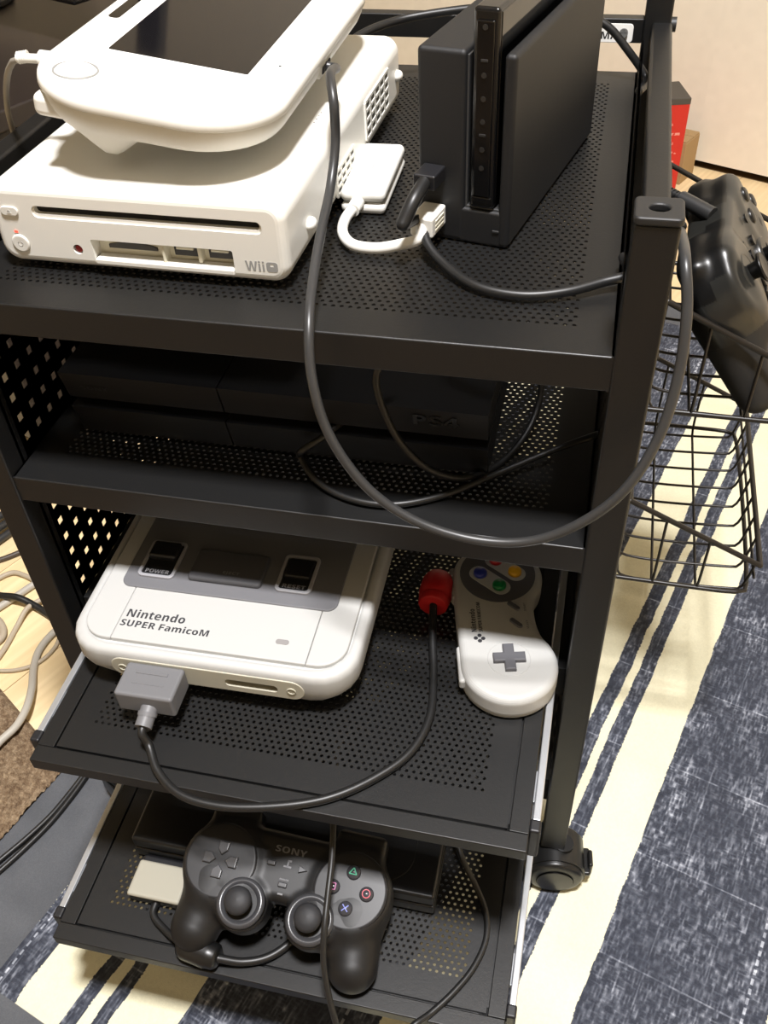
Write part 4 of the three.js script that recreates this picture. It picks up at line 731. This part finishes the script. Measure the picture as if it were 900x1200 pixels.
// ---------------------------------------------------------------- wireless gamepad standing in the upper basket
{
  const t = thing('gamepad', 'dark wireless gamepad standing in the upper wire basket with a lead plugged in', 'controller');
  const shell = mat(0x232321, 0.28), gripM = mat(0x1a1a1a, 0.6), dark = mat(0x0c0c0c, 0.35);
  const f = (x, y, z) => {
    const ax = Math.abs(x);
    let d = sdBox(x, y + 0.016, z + 0.01, 0.056, 0.0155, 0.034, 0.006);
    d = smin(d, sdDisc(ax - 0.045, y + 0.015, z + 0.016, 0.027, 0.0148, 0.006), 0.010);
    d = smin(d, sdCap([ax, y, z], [0.050, -0.0225, -0.004], [0.0615, -0.026, 0.058], 0.0215, 0.0135), 0.014);
    d = smin(d, sdBox(ax - 0.043, y + 0.0245, z + 0.032, 0.021, 0.009, 0.0145, 0.006), 0.006);
    d = Math.max(d, -sdDisc(x, y + 0.016, z - 0.078, 0.048, 0.05, 0.01) );
    return d;
  };
  const g = sdfMesh(f, [-0.09, -0.06, -0.06], [0.09, 0.012, 0.09], 0.0018).toNonIndexed();
  const pick = test => { const P = g.attributes.position.array, Nn = g.attributes.normal.array, a = [], b = []; for (let i = 0; i < P.length; i += 9) { const cx = (P[i] + P[i + 3] + P[i + 6]) / 3, cy = (P[i + 1] + P[i + 4] + P[i + 7]) / 3, cz = (P[i + 2] + P[i + 5] + P[i + 8]) / 3; if (test(cx, cz, cy)) for (let k = 0; k < 9; k++) { a.push(P[i + k]); b.push(Nn[i + k]); } } const q = new THREE.BufferGeometry(); q.setAttribute('position', new THREE.Float32BufferAttribute(a, 3)); q.setAttribute('normal', new THREE.Float32BufferAttribute(b, 3)); q.setAttribute('uv', new THREE.Float32BufferAttribute(new Float32Array(a.length / 3 * 2), 2)); return q; };
  const isGrip = (x, z) => z > 0.012 + 0.12 * (0.062 - Math.abs(x)) && Math.abs(x) > 0.03;
  const isBumper = (x, z, y) => z < -0.033 && Math.abs(x) > 0.012 && y > -0.0165 && y < -0.0035, isTrigger = (x, z, y) => z < -0.022 && Math.abs(x) > 0.021 && y <= -0.0165;
  part('shell', pick((x, z, y) => !isGrip(x, z) && !isBumper(x, z, y) && !isTrigger(x, z, y)), shell, t);
  part('grip', pick((x, z) => isGrip(x, z) && x < 0), gripM, t, 'matte black grip'); part('grip', pick((x, z) => isGrip(x, z) && x > 0), gripM, t, 'matte black grip');
  for (const [x, z] of [[-0.045, -0.017], [0.023, 0.009]]) {
    const b = part('stick_base', [new THREE.LatheGeometry([[0.0112, -0.001], [0.0115, 0.0022], [0.0128, 0.0028], [0.0142, 0.001], [0.0145, -0.002]].map(q => new THREE.Vector2(...q)), 36).translate(x, -0.0002, z), cylY(x, -0.004, 0.001, z, 0.0115, 28)], shell, t);
    part('stick', [new THREE.LatheGeometry([[0, 0.0108], [0.0065, 0.0108], [0.0092, 0.0115], [0.0095, 0.0095], [0.0055, 0.0075], [0.0048, 0], [0, 0]].map(q => new THREE.Vector2(...q)), 36).translate(x, 0, z)], dark, b);
  }
  part('direction_pad', cross(-0.023, 0.0093, 0.0095, 0.0033, -0.001, 0.0034, 0.0009), dark, t);
  for (const [x, z] of [[-0.0115, 0], [0.0115, 0], [0, -0.0115], [0, 0.0115]]) part('button', [new THREE.LatheGeometry([[0, 0.0042], [0.0042, 0.0038], [0.0056, 0.0026], [0.0058, -0.001], [0, -0.001]].map(q => new THREE.Vector2(...q)), 24).translate(0.045 + x, 0, -0.017 + z)], dark, t);
  for (const x of [-0.02, 0.02]) part('small_button', cylY(x, -0.001, 0.0016, -0.023, 0.0034, 18), dark, t);
  for (const x of [-0.0105, 0.0105]) part('small_button', cylY(x, -0.001, 0.0014, -0.011, 0.0036, 18), dark, t);
  for (const s of [-1, 1]) {
    part('bumper', pick((x, z, y) => isBumper(x, z, y) && x * s > 0), dark, t, 'glossy bumper');
    part('trigger', pick((x, z, y) => isTrigger(x, z, y) && x * s > 0), dark, t, 'glossy trigger');
  }
  t.rotation.set(0.9574, 1.5041, 0, 'YXZ'); t.position.set(0.0918, 0.4815, -0.2165);
  t.updateMatrixWorld(true);
  // the lead in its top socket
  const k = thing('usb_cable', 'dark lead with long plug in the top of the wireless gamepad', 'cable');
  const a = V(0, -0.012, -0.044).applyMatrix4(t.matrixWorld), b = onX(797, 232, 0.036);
  const dir = b.clone().sub(a).normalize();
  part('plug', [rod(a, a.clone().addScaledVector(dir, 0.026), 0.0052, 8)], mat(0x2a2a2a, 0.4), k);
  const c = a.clone().addScaledVector(dir, 0.025), ribs = []; for (let i = 0; i < 6; i++) ribs.push(rod(c.clone().addScaledVector(dir, 0.002 + i * 0.0026), c.clone().addScaledVector(dir, 0.0036 + i * 0.0026), 0.0036, 14));
  part('strain_relief', [rod(c, c.clone().addScaledVector(dir, 0.018), 0.0028, 14), ...ribs], M.cable, k);
  const e = c.clone().addScaledVector(dir, 0.018);
  part('cord', tube([c, e, V(0.0255, e.y + 0.004, e.z - 0.016), V(0.0226, 0.547, e.z - 0.05), V(0.0226, 0.545, -0.3), V(0.0235, 0.535, -0.36), V(0.03, 0.4, -0.39), V(0.04, 0.1, -0.42), V(0.05, 0.012, -0.5)], 0.0024, 90, 10), M.cable, k);
  rebase(k, 0.05, 0.006, -0.3);
}
// ---------------------------------------------------------------- loose leads
const portAt = x => V(x, -0.0125, 0.006).applyMatrix4(tabletPad.matrixWorld);
single('long_cable', tube([portAt(0.066), portAt(0.0715), onX(387, 90, -0.1665), onX(391, 120, -0.1615), onX(393, 165, -0.1615), onX(388, 215, -0.1615), onX(377, 268, -0.158), onZ(368, 320, -0.024), onZ(362, 380, 0.008), onZ(365, 440, 0.022), onZ(385, 508, 0.03), onZ(432, 573, 0.034), onZ(490, 612, 0.036), onZ(560, 633, 0.036), onZ(622, 634, 0.035), onZ(682, 612, 0.033), onZ(732, 574, 0.029), onZ(771, 514, 0.02), onZ(795, 440, 0.01), onZ(805, 362, 0.0), onZ(803, 306, -0.012), onX(797, 268, 0.0265), V(0.0262, 0.572, -0.075), V(0.0262, 0.545, -0.13), V(0.0265, 0.5, -0.2)], 0.00265, 320, 12), M.cableGrey, 'long dark grey cable drooping in a big loop in front of the shelves', 'cable');
single('power_cable', tube([onZ(392, 62, -0.3), onZ(430, 37, -0.33), onZ(470, 23, -0.355), onZ(520, 14, -0.365), onZ(580, 8, -0.37), onZ(650, 10, -0.375), onZ(708, 28, -0.375), onZ(735, 58, -0.372), onZ(757, 92, -0.368), V(0.002, H1 + 0.004, -0.34)], 0.003, 120, 12), M.cable, 'black cable sagging along the back cross bar of the rack', 'cable');
single('shelf_cable', tube([V(-0.118, 0.51, -0.04), onZ(441, 440, -0.034), onZ(450, 482, -0.03), onZ(472, 522, -0.03), onZ(503, 550, -0.032), onZ(540, 560, -0.04), onZ(580, 547, -0.06), onZ(614, 512, -0.085), onZ(632, 470, -0.105), V(-0.04, 0.47, -0.12), V(-0.045, 0.43, -0.2)], 0.0022, 120, 10), M.cable, 'thin black cable hanging in a narrow loop before the two-slab console', 'cable');
single('shelf_cable', tube([V(-0.1565, H2 + 0.0305, -0.054), V(-0.166, H2 + 0.028, -0.04), V(-0.178, H2 + 0.021, -0.033), onY(352, 534, H2 + 0.011), onY(363, 554, H2 + 0.006), onY(384, 573, H2 + 0.0035), onY(420, 587, H2 + 0.0035), onY(462, 591, H2 + 0.0035), onY(520, 580, H2 + 0.0035), onY(580, 556, H2 + 0.006), onY(640, 531, H2 + 0.011), onY(700, 509, H2 + 0.017)], 0.0022, 120, 10), M.cable, 'thin black cable lying on the second shelf, running to its right side', 'cable');
single('hanging_cable', tube([V(-0.143, 0.2605, 0.06), V(-0.143, 0.236, 0.076), onY(389, 1005, 0.212), onY(384, 1050, 0.204), onY(380, 1090, 0.196), onY(379, 1125, 0.182), onY(385, 1165, 0.163), onY(397, 1208, 0.14), V(-0.1, 0.07, 0.205), V(-0.09, 0.012, 0.205)], 0.0021, 120, 10), M.cable, 'black cable hanging across the twin-stick gamepad', 'cable');
single('tray_cable', tube([V(-0.075, H4 + 0.03, 0.03), onY(541, 1004, H4 + 0.022), onY(556, 1035, H4 + 0.009), onY(569, 1068, H4 + 0.0035), onY(570, 1098, H4 + 0.003), onY(556, 1132, H4 + 0.003), onY(532, 1162, H4 + 0.003), onY(505, 1187, H4 + 0.003), onY(480, 1206, H4 + 0.004), V(-0.09, H4 - 0.03, 0.21), V(-0.1, 0.012, 0.24)], 0.0022, 120, 10), M.cable, 'black cable curving over the right end of the lower tray', 'cable');
{ // white lead of the tablet controller
  const t = thing('charging_cable', 'thin white lead plugged into the far edge of the white tablet controller', 'cable');
  const a = onX(60, 72, -0.312), b = onX(33, 66, -0.325), c = onX(20, 68, -0.331);
  part('plug', [rod(a.clone().add(V(0.008, 0, 0)), onX(48, 69, -0.3175), 0.0045, 12)], M.whiteMatte, t);
  const ribs = []; for (let i = 0; i < 5; i++) ribs.push(rod(b.clone().lerp(c, i / 5), b.clone().lerp(c, i / 5 + 0.1), 0.0032, 12));
  part('strain_relief', [rod(onX(48, 69, -0.3175), c, 0.0024, 12), ...ribs], M.whiteMatte, t);
  part('cord', tube([b, c, onX(12, 78, -0.34), onX(8, 95, -0.355), onX(8, 118, -0.376), onX(12, 142, -0.392), V(-0.396, 0.52, -0.16), V(-0.398, 0.35, -0.2), V(-0.41, 0.02, -0.28)], 0.0018, 60, 10), mat(0x8d877d, 0.5), t);
  rebase(t, -0.34, H1, -0.2);
}
// leads lying about on the boards left of the rack
const fl = (list, r) => list.map(([x, y, h = 0]) => onY(x, y, r + h + 0.0005));
const floorLead = (list, r, m, label) => single('floor_cable', tube(fl(list, r), r, list.length * 14, 10), m, label, 'cable', 'leads on the boards left of the rack');
const tan = mat(0xb3a691, 0.5), pale = mat(0xb7b1a5, 0.45);
floorLead([[-60, 748], [-20, 724], [0, 711], [20, 698], [41, 684], [80, 658, 0.004]], 0.0042, pale, 'pale grey lead running straight under the rack');
floorLead([[-60, 700], [-20, 695, 0.004], [2, 698, 0.008], [20, 700, 0.009], [38, 708, 0.004], [58, 721], [90, 745]], 0.004, M.cable, 'black lead crossing the pale leads on the boards');
floorLead([[-40, 664], [0, 656], [14, 651], [26, 646], [60, 630]], 0.0032, mat(0x4a4037, 0.5), 'dark brown lead beside the rack post');
floorLead([[-30, 692], [0, 677], [8, 673], [17, 671], [28, 674], [40, 680], [70, 704]], 0.003, tan, 'tan lead bowed upwards on the boards');
floorLead([[-25, 800], [4, 762], [20, 734], [32, 713, 0.005], [48, 703, 0.004], [80, 690]], 0.003, tan, 'tan lead running towards the brown mat');
floorLead([[-30, 905, 0.012], [0, 869, 0.012], [18, 852, 0.012], [30, 832, 0.011], [37, 808, 0.006], [40, 780], [46, 762], [58, 746], [70, 736], [100, 720]], 0.004, pale, 'thick pale lead curling over the edge of the brown mat');
floorLead([[-25, 784], [0, 786], [20, 785], [40, 779], [55, 769], [66, 756], [72, 742], [90, 720]], 0.0022, tan, 'thin tan lead in a flat curve by the mat');
floorLead([[-20, 755], [-6, 754], [3, 746], [3, 734], [-6, 724], [-25, 720]], 0.004, tan, 'short tan loop on the boards');
for (const [dy, lift] of [[0, 0.002], [13, 0.006], [27, 0.001]]) floorLead([[-60, 640 + dy], [-20, 618 + dy, lift], [0, 605 + dy, lift], [14, 595 + dy], [40, 570 + dy]], 0.0048, M.cableGrey, 'glossy black lead in the tangle by the rack post');
for (const d of [0, 1]) single('floor_cable', tube([onY(-40, 1042 + d * 10, 0.009), onY(0, 1008 + d * 12, 0.009), onY(30, 983 + d * 10, 0.0088), onY(60, 955 + d * 8, 0.0088), onY(85, 925 + d * 7, 0.009), onY(100, 905 + d * 6, 0.0095), onY(130, 860 + d * 6, 0.0095)], 0.0026, 80, 10), M.cable, 'black twin lead lying over the grey rug border', 'cable', 'twin lead on the rug border');

// ---------------------------------------------------------------- things against the back wall
{
  const t = thing('red_box', 'red cardboard box with dark lid by the cream wall', 'box');
  const tex = dataTex(128, 256, (x, y) => { const band = y > 120 && y < 215 && ((y - 120) % 22) < 6 && x > 30 && x < 100 + 20 * hash(1, y >> 4); const s = band && vnoise(x / 2, y / 2) > 0.35; return s ? [228, 150, 138] : [196 + 8 * hash(x, y), 38 + 6 * hash(y, x), 30]; });
  part('carton', bx(-0.13, 0, 0, 0.19, -0.08, 0, 0.001), mat(0xffffff, 0.5, { map: tex }), t);
  part('lid', bx(-0.1305, 0.0005, 0.1895, 0.2, -0.0805, 0.0005, 0.001), mat(0x4b4640, 0.6), t);
  t.position.set(0.1115, 0, -1.3); t.rotation.y = 0.25;
}
{
  const t = thing('cardboard_box', 'small brown cardboard box on the boards behind the red box', 'box');
  const m = mat(0xa98d63, 0.85);
  part('carton', bx(-0.14, 0, 0, 0.078, -0.06, 0, 0.001), m, t); part('flap', bx(-0.139, -0.001, 0.078, 0.081, -0.031, -0.001, 0.0006), m, t); part('flap', bx(-0.139, -0.001, 0.078, 0.081, -0.059, -0.0325, 0.0006), m, t);
  t.position.set(0.1255, 0, -1.41); t.rotation.y = roomTurn;
}
{ // dark low cabinet left behind the rack, a black television on it
  const t = thing('low_cabinet', 'low dark brown cabinet left behind the rack', 'cabinet');
  const m = mat(0x2c2522, 0.38);
  part('carcass', bx(-1.0, 0, 0.03, 0.428, -0.42, 0, 0.002), m, t); part('top', bx(-1.004, 0.004, 0.428, 0.45, -0.424, 0.006, 0.003), m, t);
  part('plinth', bx(-0.98, -0.02, 0, 0.03, -0.4, -0.03, 0), M.deep, t);
  for (const x of [-0.995, -0.5]) { const d = part('door', bx(x, x + 0.49, 0.04, 0.42, 0, 0.016, 0.002), m, t); part('handle', bx(x + 0.2, x + 0.29, 0.39, 0.398, 0.016, 0.026, 0.003), M.satin, d); }
  t.position.set(-0.662, 0, -0.436); t.rotation.y = roomTurn;
  const v = thing('television', 'black television standing on the low dark cabinet', 'television');
  const p = V(-0.5, 0.45, -0.36).sub(V(0, 0, 0));
  part('bezel', bx(-0.46, 0.46, 0.05, 0.6, -0.03, 0.012, 0.006, 3), M.satin, v); part('screen', bx(-0.445, 0.445, 0.068, 0.585, 0.0115, 0.0135, 0.0005), mat(0x050505, 0.12), v, 'glossy black screen'); part('back', bx(-0.3, 0.3, 0.08, 0.45, -0.06, -0.028, 0.01, 3), M.satin, v);
  part('neck', bx(-0.05, 0.05, 0.008, 0.07, -0.03, -0.005, 0.004), M.satin, v); part('foot', slab(roundRect(0.42, 0.2, 0.06), 0, 0.01, 0.003, 3), M.satin, v);
  const q = V(-0.52, 0, -0.235).applyAxisAngle(V(0, 1, 0), roomTurn).add(V(-0.662, 0.45, -0.436)); v.position.copy(q); v.rotation.y = roomTurn;
}
renderer.render(scene, camera);
